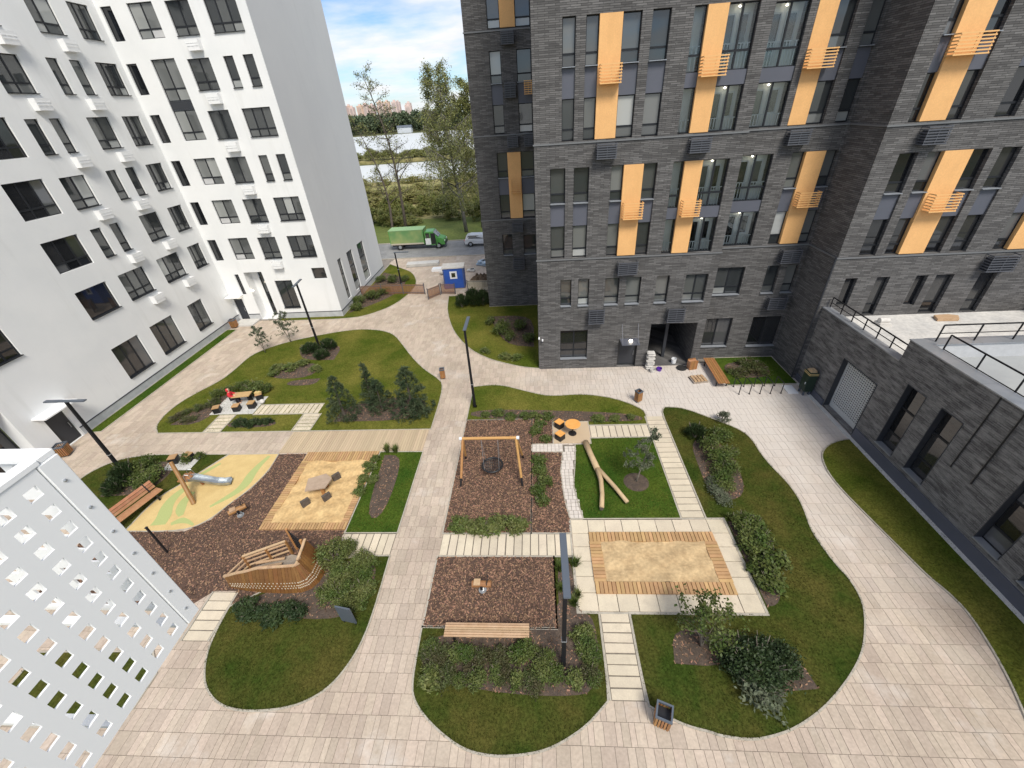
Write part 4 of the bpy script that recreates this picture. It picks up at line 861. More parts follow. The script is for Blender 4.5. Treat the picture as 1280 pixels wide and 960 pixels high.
# roller gate of perforated lattice
gt = MB()
gt.box(XR+.30, XR+.36, 17.9, 17.98, .12, 3.35).box(XR+.30, XR+.36, 20.47, 20.55, .12, 3.35).box(XR+.30, XR+.36, 17.98, 20.47, 3.25, 3.35).box(XR+.30, XR+.36, 17.98, 20.47, .12, .42)
go = gt.obj('gate', 'lattice_pale', LB)
mb = MB(); ny, nz_ = 17, 20; py, pz = 2.49/ny, 2.83/nz_
for i in range(ny+1): mb.box(XR+.315, XR+.335, 17.98+i*py-.03, 17.98+i*py+.03, .42, 3.25)
for j in range(nz_+1): mb.box(XR+.310, XR+.340, 17.98, 20.47, .42+j*pz-.028, .42+j*pz+.028)
mb.obj('lattice', 'lattice_pale', go); MB().box(XR+.355, XR+.37, 17.92, 20.53, .13, 3.34).obj('backing', 'lattice_back', go)
# roofs, caps and railings
tr = MB().box(XR+.35, 33, YS+.35, YC, 4.2, 4.36).obj('terrace_floor', 'roof_pale', LB)
MB().box(XR+.02, XR+.35, YS, YC, 4.36, 4.99).obj('parapet', 'plinth', LB)
MB().box(XR-.04, XR+.40, YS+.01, YC-.01, 5.0, 5.06).obj('parapet_cap', 'cap_metal', LB)
MB().box(XR+.5, 33, 1.4, YS-.5, 5.3, 5.42).obj('flat_roof', 'roof_grey', LB); MB().box(XR, XR+.5, 1, YS-.001, 5.3, 6.11).box(XR+.5, 33, YS-.5, YS-.001, 5.3, 6.11).obj('parapet', 'plinth', LB)
for i in range(9): MB().box(XR-.06, XR+.56, 1+i*1.83, 1+(i+1)*1.83-.012, 6.12, 6.17).obj('parapet_cap', 'cap_metal', LB)
for i in range(8): MB().box(XR+.56+i*2, XR+.56+(i+1)*2-.012, YS-.56, YS+.04, 6.12, 6.17).obj('parapet_cap', 'cap_metal', LB)
def rail(pts, z, h=.62, n=5, name='railing'):
    mb = MB(); a, b = Vector(pts[0]), Vector(pts[1])
    for i in range(n+1):
        p = a.lerp(b, i/n); mb.bar((p.x, p.y, z), (p.x, p.y, z+h), .045)
    mb.bar((a.x, a.y, z+h), (b.x, b.y, z+h), .05).bar((a.x, a.y, z+h*.5), (b.x, b.y, z+h*.5), .03); mb.obj(name, 'pole_metal', LB)
rail(((XR+.3, 17.6), (XR+.3, 23.5)), 5.06, .62, 6); rail(((XR+.75, 2), (XR+.75, 16.6)), 5.42, 1.35, 9); rail(((XR+.8, YS-.3), (32, YS-.3)), 6.17, .8, 9)
MB().tube([(XR+.55, 12.3, 6.3), (XR+.3, 12.2, 7.0), (XR-.02, 12.1, 6.95), (XR-.1, 12.05, 6.3), (XR-.05, 12.05, 2.6)], .03, 6).obj('cable', 'black_metal', LB); MB().tube([(XR-.05, 13.0, 6.1), (XR-.05, 13.0, 2.6)], .025, 6).obj('cable', 'black_metal', LB)
MB().box(28.5, 32.5, 19.0, 23.4, 4.36, 5.6).obj('roof_unit', 'spandrel', LB)
tag(MB().box(-.3, .3, -.25, .25, 0, .18).tube([(-.25, 0, .28), (.25, 0, .28)], .16, 10).obj('insulation_roll', 'sack', loc=(19.6, 22.4, 4.36)), 'pale rolled sack lying on the roof terrace beside the brick wall', 'sack')
tag(MB().prism([(-.9, -.3), (.2, -.35), (.5, .1), (.1, .3), (-.7, .25)], 0, .14).obj('cardboard_sheet', 'wood_slat', loc=(23.6, 22.9, 4.37)), 'folded brown cardboard on the roof terrace by the door', 'cardboard')

# ================================================================== PLAYGROUND
def sandpit(label, xo0, xo1, yo0, yo1, wt, wb, wl, wr, sandm, pm, pl=.14):
    t = thing('sandpit', label, 'sandpit', ((xo0+xo1)/2, (yo0+yo1)/2, 0)); ox, oy = t.location.x, t.location.y
    def hgt(x, y): return .075+.03*math.sin(x*2.1+1)*math.cos(y*1.7)+.025*math.sin(x*5.3+y*4.1)+.02*math.sin(y*7.7-x*3.1)
    mb = MB(); nx, ny = 44, 44; x0, x1, y0, y1 = xo0+wl, xo1-wr, yo0+wb, yo1-wt
    for j in range(ny+1):
        for i in range(nx+1):
            x = x0+(x1-x0)*i/nx; y = y0+(y1-y0)*j/ny; mb.v.append((x-ox, y-oy, hgt(x, y)+random.uniform(-.012, .012)))
    for j in range(ny):
        for i in range(nx): a = j*(nx+1)+i; mb.f.append((a, a+1, a+nx+2, a+nx+1))
    mb.obj('sand', sandm, t, smooth=True)
    MB().box(xo0-ox, xo1-ox, yo0-oy, y0-oy, -.1, .06).box(xo0-ox, xo1-ox, y1-oy, yo1-oy, -.1, .06).box(xo0-ox, x0-ox, y0-oy, y1-oy, -.1, .06).box(x1-ox, xo1-ox, y0-oy, y1-oy, -.1, .06).obj('frame', 'wood_brown', t)
    me = cached(('plank', pm), lambda: MB().box(-.5, .5, -.5, .5, -1, 0).mesh('plank', pm)); z = .10
    for y, wd in ((yo0+wb/2, wb), (yo1-wt/2, wt)):
        n = round((xo1-xo0)/pl)
        for i in range(n): link('plank', me, t, (xo0+(i+.5)*(xo1-xo0)/n-ox, y-oy, z+random.uniform(-.002, .002)), 0, ((xo1-xo0)/n-.028, wd+.02, .04))
    for x, wd in ((xo0+wl/2, wl), (xo1-wr/2, wr)):
        n = round((y1-y0)/pl)
        for i in range(n): link('plank', me, t, (x-ox, y0+(i+.5)*(y1-y0)/n-oy, z+random.uniform(-.002, .002)), 0, (wd+.02, (y1-y0)/n-.028, .04))
    return t
sandpit('large sandpit of yellow sand with a wooden rim, by the ship', -13.5, -9.27, 11.9, 17.15, .72, .36, .40, .30, 'sand', 'deck_warm')
sandpit('wide sandpit of pale sand ringed by square slabs', 1.97, 7.32, 8.94, 11.71, .46, .46, .47, .50, 'sand_pale', 'wood_slat' if 0 else 'deck_warm', .16)

def bench(label, loc, rz, length, nslat, back=False, m='wood_slat', depth=.46):
    t = thing('bench', label, 'bench', loc, rz); L2 = length/2; st = depth/nslat
    me = MB().box(-L2, L2, -.5, .5, -.035, 0).mesh('slat', m)
    for i in range(nslat): link('slat', me, t, (0, -depth/2+(i+.5)*st, .46), None, (1, st-.018, 1))
    for s in (-1, 1):
        MB().box(-.04, .04, -depth/2+.02, depth/2-.02, .38, .42).box(-.04, .04, -depth/2+.03, -depth/2+.09, 0, .38).box(-.04, .04, depth/2-.09, depth/2-.03, 0, .38).obj('leg', 'black_metal', t, loc=(s*(L2-.35), 0, 0))
    MB().box(-L2+.35, L2-.35, -.03, .03, .34, .38).obj('beam', 'black_metal', t)
    if back:
        mb2 = MB().box(-L2, L2, -.02, .02, -.065, .065).mesh('slat', m)
        for k in range(3): o = link('backrest_slat', mb2, t, (0, depth/2+.05+k*.05, .58+k*.15)); o.rotation_euler = (rad(-18), 0, 0)
        for s in (-1, 1): MB().bar((s*(L2-.35), depth/2-.05, .42), (s*(L2-.35), depth/2+.19, 1.0), .05).obj('backrest_post', 'black_metal', t)
    return t
bench('wooden slatted bench behind the brown play bed, before the shrubs', (-2.14, 7.33, .03), 0, 3.05, 6, m='wood_slat', depth=.5)
bench('reddish wooden bench with backrest beside the yellow rubber surface', (-20.4, 12.9, .03), rad(74), 2.6, 5, back=True, m='wood_red', depth=.5)
bench('brown wooden bench on the lawn edge by the bicycle stands', (11.85, 24.2, .0), rad(88), 3.2, 5, m='wood_brown', depth=.75)

def bin_(label, x, y, rz=0, h=.78, wood='wood_brown', w_=.38):
    t = thing('litter_bin', label, 'bin', (x, y, 0), rz, 'litter bins'); s = w_/2
    me = MB().box(-.03, .03, -.012, .012, .12, h-.08).mesh('slat', wood)
    for k in range(4):
        a = k*math.pi/2
        for i in range(5):
            u_ = (-.5+(i+.5)/5)*w_; link('slat', me, t, (math.cos(a)*s-math.sin(a)*u_, math.sin(a)*s+math.cos(a)*u_, 0), a+math.pi/2)
    e = s+.02
    MB().box(-e, e, -e, -e+.05, h-.09, h).box(-e, e, e-.05, e, h-.09, h).box(-e, -e+.05, -e+.05, e-.05, h-.09, h).box(e-.05, e, -e+.05, e-.05, h-.09, h).obj('rim', 'lamp_metal', t)
    MB().box(-s+.02, s-.02, -s+.02, s-.02, .10, h-.25).obj('liner', 'black_metal', t); MB().box(-.05, .05, -.05, .05, 0, .12).obj('foot', 'black_metal', t)
    return t
bin_('wood slatted litter bin at the corner of the front right lawn', 3.45, 4.95, rad(-20), .8, w_=.44); bin_('litter bin at the tip of the conifer lawn beside the path', -6.95, 24.75, rad(10), .85, w_=.32); bin_('brown litter bin on the paving beyond the mid lawn', 6.15, 21.45, rad(30), .85, w_=.34)
bin_('squat brown litter bin beside the left entrance door', -28.85, 17.35, rad(20), .8, 'wood_brown', .55); bin_('brown litter bin against the porch in the white corner', -28.95, 34.75, rad(10), .85, 'wood_brown', .5)

def lamp(label, x, y, rz, h=5.5, a=-1.0, b=1.0):
    t = thing('street_lamp', label, 'lamp', (x, y, 0), rz, 'courtyard lamps')
    MB().add([(sx_*w_, sy_*w_, z) for z, w_ in ((0, .075), (h, .055)) for sx_, sy_ in ((-1, -1), (1, -1), (1, 1), (-1, 1))], [(3, 2, 1, 0), (4, 5, 6, 7), (0, 1, 5, 4), (1, 2, 6, 5), (2, 3, 7, 6), (3, 0, 4, 7)]).obj('pole', 'pole_metal', t)
    MB().box(-.14, .14, -.14, .14, 0, .03).obj('base_plate', 'pole_metal', t); MB().box(-.082, .082, -.082, .082, 1.75, 1.79).obj('collar', 'galv', t)
    hd = MB().box(a, b, -.10, .10, h, h+.06).obj('lamp_head', 'lamp_metal', t, bevel=.012); MB().box(a+.06, b-.06, -.07, .07, h-.012, h-.001).obj('diffuser', 'frame_white', hd)
    return t
lamp('tall dark lamp post in the shrub strip beside the front play bed', .55, 6.46, rad(90), 5.45, -.7, 1.25)
lamp('tall dark lamp post on the grass tip above the nest swing', -4.24, 21.29, rad(90), 5.5, -.1, 1.75)
lamp('tall dark lamp post among the pines near the white corner', -18.74, 30.4, rad(97), 5.5, -.75, 1.0)
lamp('tall dark lamp post in the shrubs beside the red bench', -23.2, 15.41, 0, 5.3, -1.1, 1.05)
lamp('thin dark lamp post on the small lawn by the gate', -15.32, 44.5, 0, 3.6, -.1, 1.5)

# nest swing
t = thing('nest_swing', 'wooden frame swing with a round black nest seat on the bark bed', 'swing', (-2.6, 15.5, .03))
zb = 2.35
MB().tube([(-1.42, 0, zb), (1.42, 0, zb)], .075, 10).obj('beam', 'wood', t)
for sx_ in (-1, 1):
    for sy_ in (-1, 1):
        x0, x1, y1 = sx_*1.33, sx_*1.58, sy_*1.0
        MB().tube([(x0, 0, zb), (x0+(x1-x0)*.82, y1*.82, zb*.18)], .065, 8).obj('leg', 'wood', t); MB().tube([(x0+(x1-x0)*.82, y1*.82, zb*.18), (x1, y1, 0)], .05, 8).obj('leg_shoe', 'black_metal', t)
    MB().tube([(sx_*1.36, 0, zb), (sx_*1.5, 0, zb)], .088, 10).obj('beam_cap', 'frame_white', t)
mb = MB(); mb.tube([(.53*math.cos(a), .53*math.sin(a)+.05, .45) for a in np.linspace(0, 2*math.pi, 25)], .055, 8, cap=False); ns = mb.obj('nest_seat', 'black_metal', t, smooth=True)
mb = MB()
for k in range(-4, 5):
    c = math.sqrt(max(.02, .5**2-(k*.11)**2)); mb.tube([(k*.11, -c+.05, .45), (k*.11, .05, .40), (k*.11, c+.05, .45)], .012, 5); mb.tube([(-c, k*.11+.05, .45), (0, k*.11+.05, .40), (c, k*.11+.05, .45)], .012, 5)
mb.obj('net', 'black_metal', ns)
for sx_ in (-1, 1):
    for sy_ in (-1, 1): MB().tube([(sx_*.38, sy_*.37+.05, .47), (sx_*.42, .0, zb-.06)], .010, 5).obj('chain', 'galv', t)

# slide
t = thing('slide', 'small steel slide on leaning wooden posts, on yellow rubber', 'slide', (-18.4, 14.2, .03))
MB().tube([(.5, -.7, 0), (-.1, -.05, 1.2), (-.45, .3, 2.0)], [.11, .1, .09], 10).obj('post', 'wood_brown', t); MB().tube([(-.1, -.3, 0), (-.35, .1, 1.0)], .04, 8).obj('post', 'wood', t); MB().tube([(.1, .62, 0), (-.1, .55, 1.0)], .06, 8).obj('post', 'wood_brown', t)
for k in range(3): MB().tube([(.12-.14*k, -.42+.16*k, .28+.3*k), (-.22-.05*k, .0+.06*k, .28+.3*k)], .02, 6).obj('rung', 'steel', t)
MB().box(-.45, .12, -.02, .58, .86, .92).obj('platform', 'wood_brown', t)
sl = MB(); pts = [(.1, .93), (.35, .9), (.8, .62), (1.3, .30), (1.65, .16), (1.95, .15)]
for i in range(len(pts)-1):
    (xa, za), (xb, zb2) = pts[i], pts[i+1]
    sl.quad((xa, .02, za), (xb, .02, zb2), (xb, .52, zb2), (xa, .52, za)).quad((xa, .0, za+.16), (xb, .0, zb2+.14), (xb, .02, zb2), (xa, .02, za)).quad((xa, .54, za+.16), (xa, .52, za), (xb, .52, zb2), (xb, .54, zb2+.14))
    sl.quad((xa, -.02, za-.02), (xa, -.02, za+.16), (xb, -.02, zb2+.14), (xb, -.02, zb2-.02)).quad((xa, .56, za-.02), (xb, .56, zb2-.02), (xb, .56, zb2+.14), (xa, .56, za+.16)).quad((xa, -.02, za-.02), (xb, -.02, zb2-.02), (xb, .56, zb2-.02), (xa, .56, za-.02)).quad((xa, -.02, za+.16), (xa, .0, za+.16), (xb, .0, zb2+.14), (xb, -.02, zb2+.14)).quad((xa, .54, za+.16), (xa, .56, za+.16), (xb, .56, zb2+.14), (xb, .54, zb2+.14))
co = sl.obj('chute', 'steel', t, loc=(.05, -.02, 0), rz=rad(17), scale=(.92, .74, .95)); MB().box(1.7, 1.76, .1, .44, 0, .14).obj('foot', 'galv', co)
for y in (-.02, .56): MB().tube([(.0, y, .92), (.02, y, 1.3), (.12, y, 1.42), (.28, y, 1.36), (.36, y, .96)], .018, 6).obj('handrail', 'steel', co)

# play ship
t = thing('play_ship', 'wooden play ship with curved plank hull and netted rail', 'play ship', (0, 0, .03))
near = [(-13.1, 9.07), (-12.4, 8.95), (-11.6, 8.87), (-10.6, 8.84), (-9.95, 8.88), (-9.6, 9.03), (-9.38, 9.35), (-9.32, 9.8), (-9.42, 10.3)]
hgt = [.75, .9, 1.06, 1.12, 1.12, 1.2, 1.42, 1.6, 1.66]
inset = [.05, .25, .42, .48, .5, .5, .5, .48, .42]
flare = .22
def samp(s):
    i = min(int(s), len(near)-2); k = s-i; a, b = Vector(near[i]), Vector(near[i+1]); h_ = hgt[i]*(1-k)+hgt[i+1]*k
    k2 = k*k*(3-2*k); d = (b-a).normalized(); global flare; flare = -(inset[i]*(1-k)+inset[i+1]*k); return a.lerp(b, k), hgt[i]*(1-k2)+hgt[i+1]*k2, Vector((d.y, -d.x)), flare
NP = 40; hs = [samp(i*(len(near)-1)/NP) for i in range(NP+1)]
for i in range(NP):
    (p, h0, n0, f0), (q, h1, n1, f1) = hs[i], hs[i+1]; q = p.lerp(q, .93)
    def sec(pp, nn, hh, ff): return [(pp.x, pp.y, 0), (pp.x+nn.x*ff*.35, pp.y+nn.y*ff*.35, hh*.4), (pp.x+nn.x*ff, pp.y+nn.y*ff, hh)]
    A, B = sec(p, n0, h0, f0), sec(q, n1, h1, f1); mb = MB(); v = []
    for S_ in (A, B):
        nn = n0 if S_ is A else n1
        for c in S_: v.append(c)
        for c in S_: v.append((c[0]-nn.x*.03, c[1]-nn.y*.03, c[2]))
    mb.add(v, [(0, 6, 7, 1), (1, 7, 8, 2), (4, 10, 9, 3), (5, 11, 10, 4), (2, 8, 11, 5), (0, 1, 4, 3), (1, 2, 5, 4), (6, 9, 10, 7), (7, 10, 11, 8), (0, 3, 9, 6)]); mb.obj('hull_plank', 'wood_hull', t)
cap = MB()
for i in range(NP):
    (p, h0, n0, f0), (q, h1, n1, f1) = hs[i], hs[i+1]; cap.bar((p.x+n0.x*f0, p.y+n0.y*f0, h0+.02), (q.x+n1.x*f1, q.y+n1.y*f1, h1+.02), .10, .05)
cap.obj('cap_rail', 'wood_slat', t)
# three rows of light inset dots along the hull
dots = MB()
for rr, zf_ in enumerate((.20, .29, .40)):
    for i in range(1, 46):
        p, hh, nn, ff = samp((i+.5*(rr % 2))*(len(near)-1)/47); z = zf_*hh; off = ff*.35*zf_/.4+.006; c = Vector((p.x+nn.x*off, p.y+nn.y*off, z)); tt = Vector((-nn.y, nn.x, 0))
        dots.bar(c-tt*.022, c+tt*.022, .014, .05)
dots.obj('hull_dots', 'slab', t)['kind'] = 'stuff'
far = [(-13.1, 9.1), (-12.75, 9.95), (-11.15, 10.6), (-10.95, 11.05)]
mb = MB()
for z0 in (.2, .45, .68):
    for i in range(2): mb.bar((*far[i], z0+.02*i), (*far[i+1], z0+.14*(i+0)), .06, .05)
mb.obj('far_rail', 'wood_slat', t)
for p_, h_ in ((far[1], .85), ((-11.9, 10.28), .9), (far[2], .98)): MB().bar((*p_, 0), (*p_, h_), .08).obj('post', 'wood_brown', t)
MB().bar((*far[1], .86), (*far[2], .99), .09, .05).obj('cap_rail', 'wood_slat', t)
nb = MB(); a, b = Vector((-11.1, 10.9)), Vector((-10.2, 10.35))
for i in range(9):
    p_ = a.lerp(b, i/8); nb.bar((p_.x, p_.y, .25), (p_.x, p_.y, 1.35), .02)
for j in range(9): nb.bar((a.x, a.y, .25+j*.137), (b.x, b.y, .25+j*.137), .02)
nb.obj('climbing_net', 'black_metal', t)
for p_ in (a, b): MB().bar((p_.x, p_.y, 0), (p_.x, p_.y, 1.42), .09).obj('post', 'wood', t)
MB().prism([(-12.8, 9.25), (-10.4, 9.3), (-9.85, 9.7), (-9.95, 10.3), (-11.1, 10.5), (-12.6, 9.85)], .12, .18).obj('deck_floor', 'wood_grey', t)
for y in (9.5, 9.75, 10.0): MB().bar((-12.4, y, .3), (-11.2, y+.2, .36), .1, .04).obj('bench_board', 'wood_slat', t)

# table with seats in the sand
t = thing('sand_table', 'low grey wooden play table with three stub seats in the sandpit', 'table', (-11.45, 14.3, .04), rad(20)); t.scale = (1.22, 1.22, 1.1)
MB().prism([(-.5, -.32), (.3, -.42), (.55, .05), (.3, .42), (-.42, .38)], .5, .56).obj('table_top', 'wood_table', t)
for x, y in ((.1, -.2), (-.2, .1), (.25, .1)): MB().bar((x, y, 0), (x, y, .5), .12).obj('leg', 'wood_brown', t)
for x, y in ((.62, .45), (-.55, -.62), (.28, -.62)): MB().box(-.17, .17, -.055, .055, 0, .36).obj('seat', 'bark', t, loc=(x, y, 0), rz=rad(30))

# spring riders
def rider(label, x, y, rz):
    t = thing('spring_rider', label, 'spring rider', (x, y, .03), rz, 'spring riders')
    MB().tube([(.09*math.cos(a), .09*math.sin(a), .05+.30*a/31.4) for a in np.linspace(0, 31.4, 60)], .014, 6).obj('spring', 'galv', t)
    MB().prism([(.16*math.cos(a), .16*math.sin(a)) for a in np.linspace(0, 6.28, 13)[:-1]], 0, .05).obj('base', 'galv', t)
    MB().tube([(-.38, 0, .45), (.38, 0, .45)], .13, 12).obj('body', 'wood_brown', t, smooth=False); MB().box(-.30, -.04, -.13, .13, .56, .60).obj('seat', 'wood_slat', t)
    for s in (-1, 1): MB().box(-.05, .05, s*.14-.02, s*.14+.02, .28, .48).obj('side_plate', 'black_metal', t)
    MB().tube([(.24, -.22, .72), (.24, .22, .72)], .018, 8).bar((.24, 0, .52), (.24, 0, .72), .03).obj('handle', 'black_metal', t)
    return t
rider('small log spring rider in the bark bed before the slatted bench', -2.5, 9.05, 0); rider('small spring rider on the bark near the yellow rubber surface', -14.9, 12.75, rad(40))
t = thing('marker_post', 'slim black post leaning on the bark by the red bench', 'post', (-17.17, 10.71, 0)); MB().bar((0, 0, 0), (0, 0, 1.8), .07).obj('shaft', 'black_metal', t); MB().box(-.05, .05, -.05, .05, 1.8, 1.83).obj('top', 'black_metal', t)
t = thing('info_board', 'dark grey upright panel standing in the grass by the path', 'sign', (-7.45, 7.72, .03), rad(-10)); MB().box(-.31, .31, -.03, .03, .12, 1.12).obj('panel', 'lamp_metal', t, bevel=.01)
for s in (-1, 1): MB().box(s*.25-.02, s*.25+.02, -.02, .02, 0, .14).obj('leg', 'black_metal', t)

# picnic sets
def stool(label, x, y, rz, g='cube stools with orange tops', z=.042, s=.42):
    topm = 'orange_wood' if x > 0 else 'deck_warm'
    t = thing('stool', label, 'stool', (x, y, z), rz, g); e = s/2
    MB().box(-e, e, -e, e, 0, .38).obj('base', 'black_metal', t, bevel=.01); MB().box(-e-.01, e+.01, -e-.01, e+.01, .385, .43).obj('top', topm, t, bevel=.008)
def rtable(label, x, y, z=.042, R=.44):
    t = thing('round_table', label, 'table', (x, y, z)); MB().lathe([(R-.01, .68), (R, .69), (R, .72), (R-.01, .73)], 32).obj('table_top', 'orange_wood', t); MB().tube([(0, 0, .02), (0, 0, .68)], .045, 12).obj('column', 'black_metal', t); MB().lathe([(.24, 0), (.24, .02), (.05, .04)], 20).obj('foot', 'black_metal', t)
stool('black cube stool with orange top, farther one by the round orange table', 1.07, 19.05, rad(45)); stool('black cube stool with orange top, nearer one by the round orange table', 1.06, 18.0, rad(45)); rtable('round orange table on a black column, mid courtyard', 1.8, 18.45)
stool('black cube stool with wooden top at the left end of the shrub nook', -21.75, 21.3, rad(20)); stool('black stool before the wooden table in the shrub nook', -20.45, 21.45, rad(10)); stool('dark stool at the right front of the shrub nook', -19.55, 21.75, rad(5)); stool('stool with yellow bag in the shrub nook', -19.6, 22.75, rad(30))
t = thing('nook_table', 'long low wooden table in the shrub nook beside the red jacket', 'table', (-20.45, 22.35, .042), rad(8)); MB().box(-.6, .6, -.3, .3, .62, .68).obj('table_top', 'deck_warm', t)
for s in (-1, 1): MB().box(s*.42-.04, s*.42+.04, -.2, .2, 0, .62).obj('leg', 'black_metal', t)
tag(MB().prism([(-.2, -.12), (.2, -.14), (.24, .1), (-.15, .14)], 0, .16).obj('bag', 'rubber', bevel=.03, loc=(-19.6, 22.75, .475)), 'small yellow bag lying on a stool in the shrub nook', 'bag')
stool('cube stool with wooden top half hidden by shrubs, left one near the slide', -21.2, 16.55, rad(15)); stool('cube stool with wooden top half hidden by shrubs, right one near the slide', -20.45, 16.75, rad(-10))

# person in a red jacket seated at the nook table
def skin_mesh(name, verts, edges, radii, m, sub=1):
    me = bpy.data.meshes.new(name); me.from_pydata(verts, edges, []); o = bpy.data.objects.new(name, me); COL.objects.link(o)
    md = o.modifiers.new('skin', 'SKIN'); md.use_smooth_shade = True
    for i, rr in enumerate(radii): me.skin_vertices[0].data[i].radius = (rr, rr) if not hasattr(rr, '__len__') else rr
    me.skin_vertices[0].data[0].use_root = True
    s = o.modifiers.new('sub', 'SUBSURF'); s.levels = s.render_levels = sub
    dg = bpy.context.evaluated_depsgraph_get(); me2 = bpy.data.meshes.new_from_object(o.evaluated_get(dg)); bpy.data.objects.remove(o); me2.materials.clear(); me2.materials.append(MATS[m]); me2.name = name; return me2
pz = .46
V_ = [(0, 0, pz), (0, -.02, pz+.22), (0, -.02, pz+.42), (0, 0, pz+.50), (0, .02, pz+.58), (0, .03, pz+.70), (0, .02, pz+.77),
      (-.17, -.01, pz+.41), (-.24, .10, pz+.22), (-.16, .30, pz+.24), (-.14, .38, pz+.25), (.17, -.01, pz+.41), (.24, .10, pz+.22), (.16, .30, pz+.24), (.14, .38, pz+.25),
      (-.10, .05, pz), (-.12, .38, pz+.02), (-.12, .40, .06), (-.12, .52, .04), (.10, .05, pz), (.12, .38, pz+.02), (.12, .40, .06), (.12, .52, .04)]
E_ = [(0, 1), (1, 2), (2, 3), (3, 4), (4, 5), (5, 6), (2, 7), (7, 8), (8, 9), (9, 10), (2, 11), (11, 12), (12, 13), (13, 14), (0, 15), (15, 16), (16, 17), (17, 18), (0, 19), (19, 20), (20, 21), (21, 22)]
for side, wr in ((-1, 10), (1, 14)):          # four fingers and a thumb on each hand
    for k in range(4): V_.append((V_[wr][0]+(k-1.5)*.018, V_[wr][1]+.075-.008*abs(k-1.3), V_[wr][2]-.01)); E_.append((wr, len(V_)-1))
    V_.append((V_[wr][0]-side*.045, V_[wr][1]+.03, V_[wr][2])); E_.append((wr, len(V_)-1))
R_ = [.13, .125, .12, .055, .06, .095, .07, .06, .05, .04, .032, .06, .05, .04, .032, .09, .07, .05, .04, .09, .07, .05, .04]+[.009]*10
pt = thing('person', 'person in a red jacket seated at the table in the shrub nook', 'person', (-21.2, 22.25, .042), rad(-75))
link('body', skin_mesh('body', V_, E_, R_, 'skin'), pt)
jv = [V_[i] for i in (0, 1, 2, 3, 7, 8, 9, 11, 12, 13)]; je = [(0, 1), (1, 2), (2, 3), (2, 4), (4, 5), (5, 6), (2, 7), (7, 8), (8, 9)]
link('jacket', skin_mesh('jacket', jv, je, [.165, .16, .15, .085, .08, .07, .055, .08, .07, .055], 'red_cloth'), pt)
tv = [V_[i] for i in (0, 15, 16, 17, 19, 20, 21)]; link('trousers', skin_mesh('trousers', tv, [(0, 1), (1, 2), (2, 3), (0, 4), (4, 5), (5, 6)], [.145, .105, .085, .06, .105, .085, .06], 'dark_cloth'), pt)
link('hood', skin_mesh('hood', [(0, -.03, pz+.52), (0, -.025, pz+.66), (0, .0, pz+.78)], [(0, 1), (1, 2)], [.10, .118, .09], 'red_cloth'), pt)
fc = MB()
for s in (-1, 1): fc.lathe([(.002, -.012), (.012, 0), (.002, .012)], 6, (s*.035, .118))
fo = fc.obj('eyes', 'hair', pt, loc=(0, 0, pz+.70)); MB().add([(-.012, .118, pz+.66), (.012, .118, pz+.66), (0, .145, pz+.665), (0, .115, pz+.70)], [(0, 1, 2), (0, 2, 3), (1, 3, 2), (0, 3, 1)]).box(-.025, .025, .11, .122, pz+.625, pz+.632).obj('nose_and_mouth', 'skin', pt)
tag(MB().lathe([(.02, 0), (.14, .03), (.18, .14), (.12, .25), (.03, .29)], 12).obj('bag', 'sack', loc=(-19.1, 22.2, .05)), 'white plastic bag standing on the slabs at the end of the nook', 'bag')

# forked balance log
t = thing('balance_log', 'pale forked tree trunk laid on the grass for balancing', 'log', (0, 0, 0))
MB().tube([(2.45, 17.55, .16), (2.6, 16.5, .26), (2.82, 15.35, .30)], [.17, .15, .16], 12).obj('trunk', 'log', t, smooth=True); MB().tube([(2.80, 15.5, .30), (2.9, 14.6, .29), (2.84, 13.7, .27), (2.72, 12.95, .24)], [.13, .115, .11, .11], 12).obj('branch', 'log', t, smooth=True); MB().tube([(2.80, 15.5, .29), (3.2, 14.75, .28), (3.55, 14.1, .26), (3.95, 13.25, .24)], [.12, .11, .105, .10], 12).obj('branch', 'log', t, smooth=True)
MB().lathe([(.1, 0), (.1, .012)], 14).obj('cut_end', 'bark', t, loc=(2.715, 12.93, .16)).rotation_euler = (rad(90), 0, 0)
for x, y in ((2.55, 16.8), (2.86, 14.0), (3.65, 13.9)): MB().bar((x, y, 0), (x, y, .2), .1).obj('support', 'black_metal', t)

# bicycle stands
for i in range(5):
    x = 12.55+i*.64
    t = thing('bicycle_stand', 'thin black hoop bicycle stand at the lawn edge, %s from the left' % ('first', 'second', 'third', 'fourth', 'fifth')[i], 'bicycle stand', (x, 22.4, 0), 0, 'bicycle stands')
    MB().tube([(0, -.42, 0), (0, -.42, .68), (0, -.36, .76), (0, .36, .76), (0, .42, .68), (0, .42, 0)], .028, 8).obj('hoop', 'black_metal', t)
    for s in (-1, 1): MB().lathe([(.06, 0), (.06, .012), (.03, .014)], 10, (0, s*.42)).obj('base_plate', 'black_metal', t)

# building leftovers by the passage
t = thing('pallet', 'wooden pallet of pinkish bricks on the paving by the bench', 'pallet', (10.6, 23.7, 0), rad(8))
for k in range(3): MB().box(-.5, .5, -.4+k*.36, -.32+k*.36, 0, .09).obj('bearer', 'wood_grey', t)
for k in range(6): MB().box(-.5+k*.172, -.37+k*.172, -.4, .4, .09, .115).obj('board', 'wood_grey', t)
for k in range(4):
    for j in range(3): MB().box(-.42+k*.22, -.26+k*.22, -.36+j*.25, -.14+j*.25, .116, .19).obj('brick', 'wood_slat', t)
t = thing('crate', 'small orange brown wooden crate standing by the passage wall', 'crate', (10.62, 25.2, 0), rad(12))
for k in range(5): MB().box(-.28+k*.115, -.18+k*.115, -.2, -.17, 0, .7).box(-.28+k*.115, -.18+k*.115, .17, .2, 0, .7).obj('board', 'wood_brown', t)
MB().box(-.29, .29, -.17, .17, .05, .62).obj('core', 'wood_red', t)
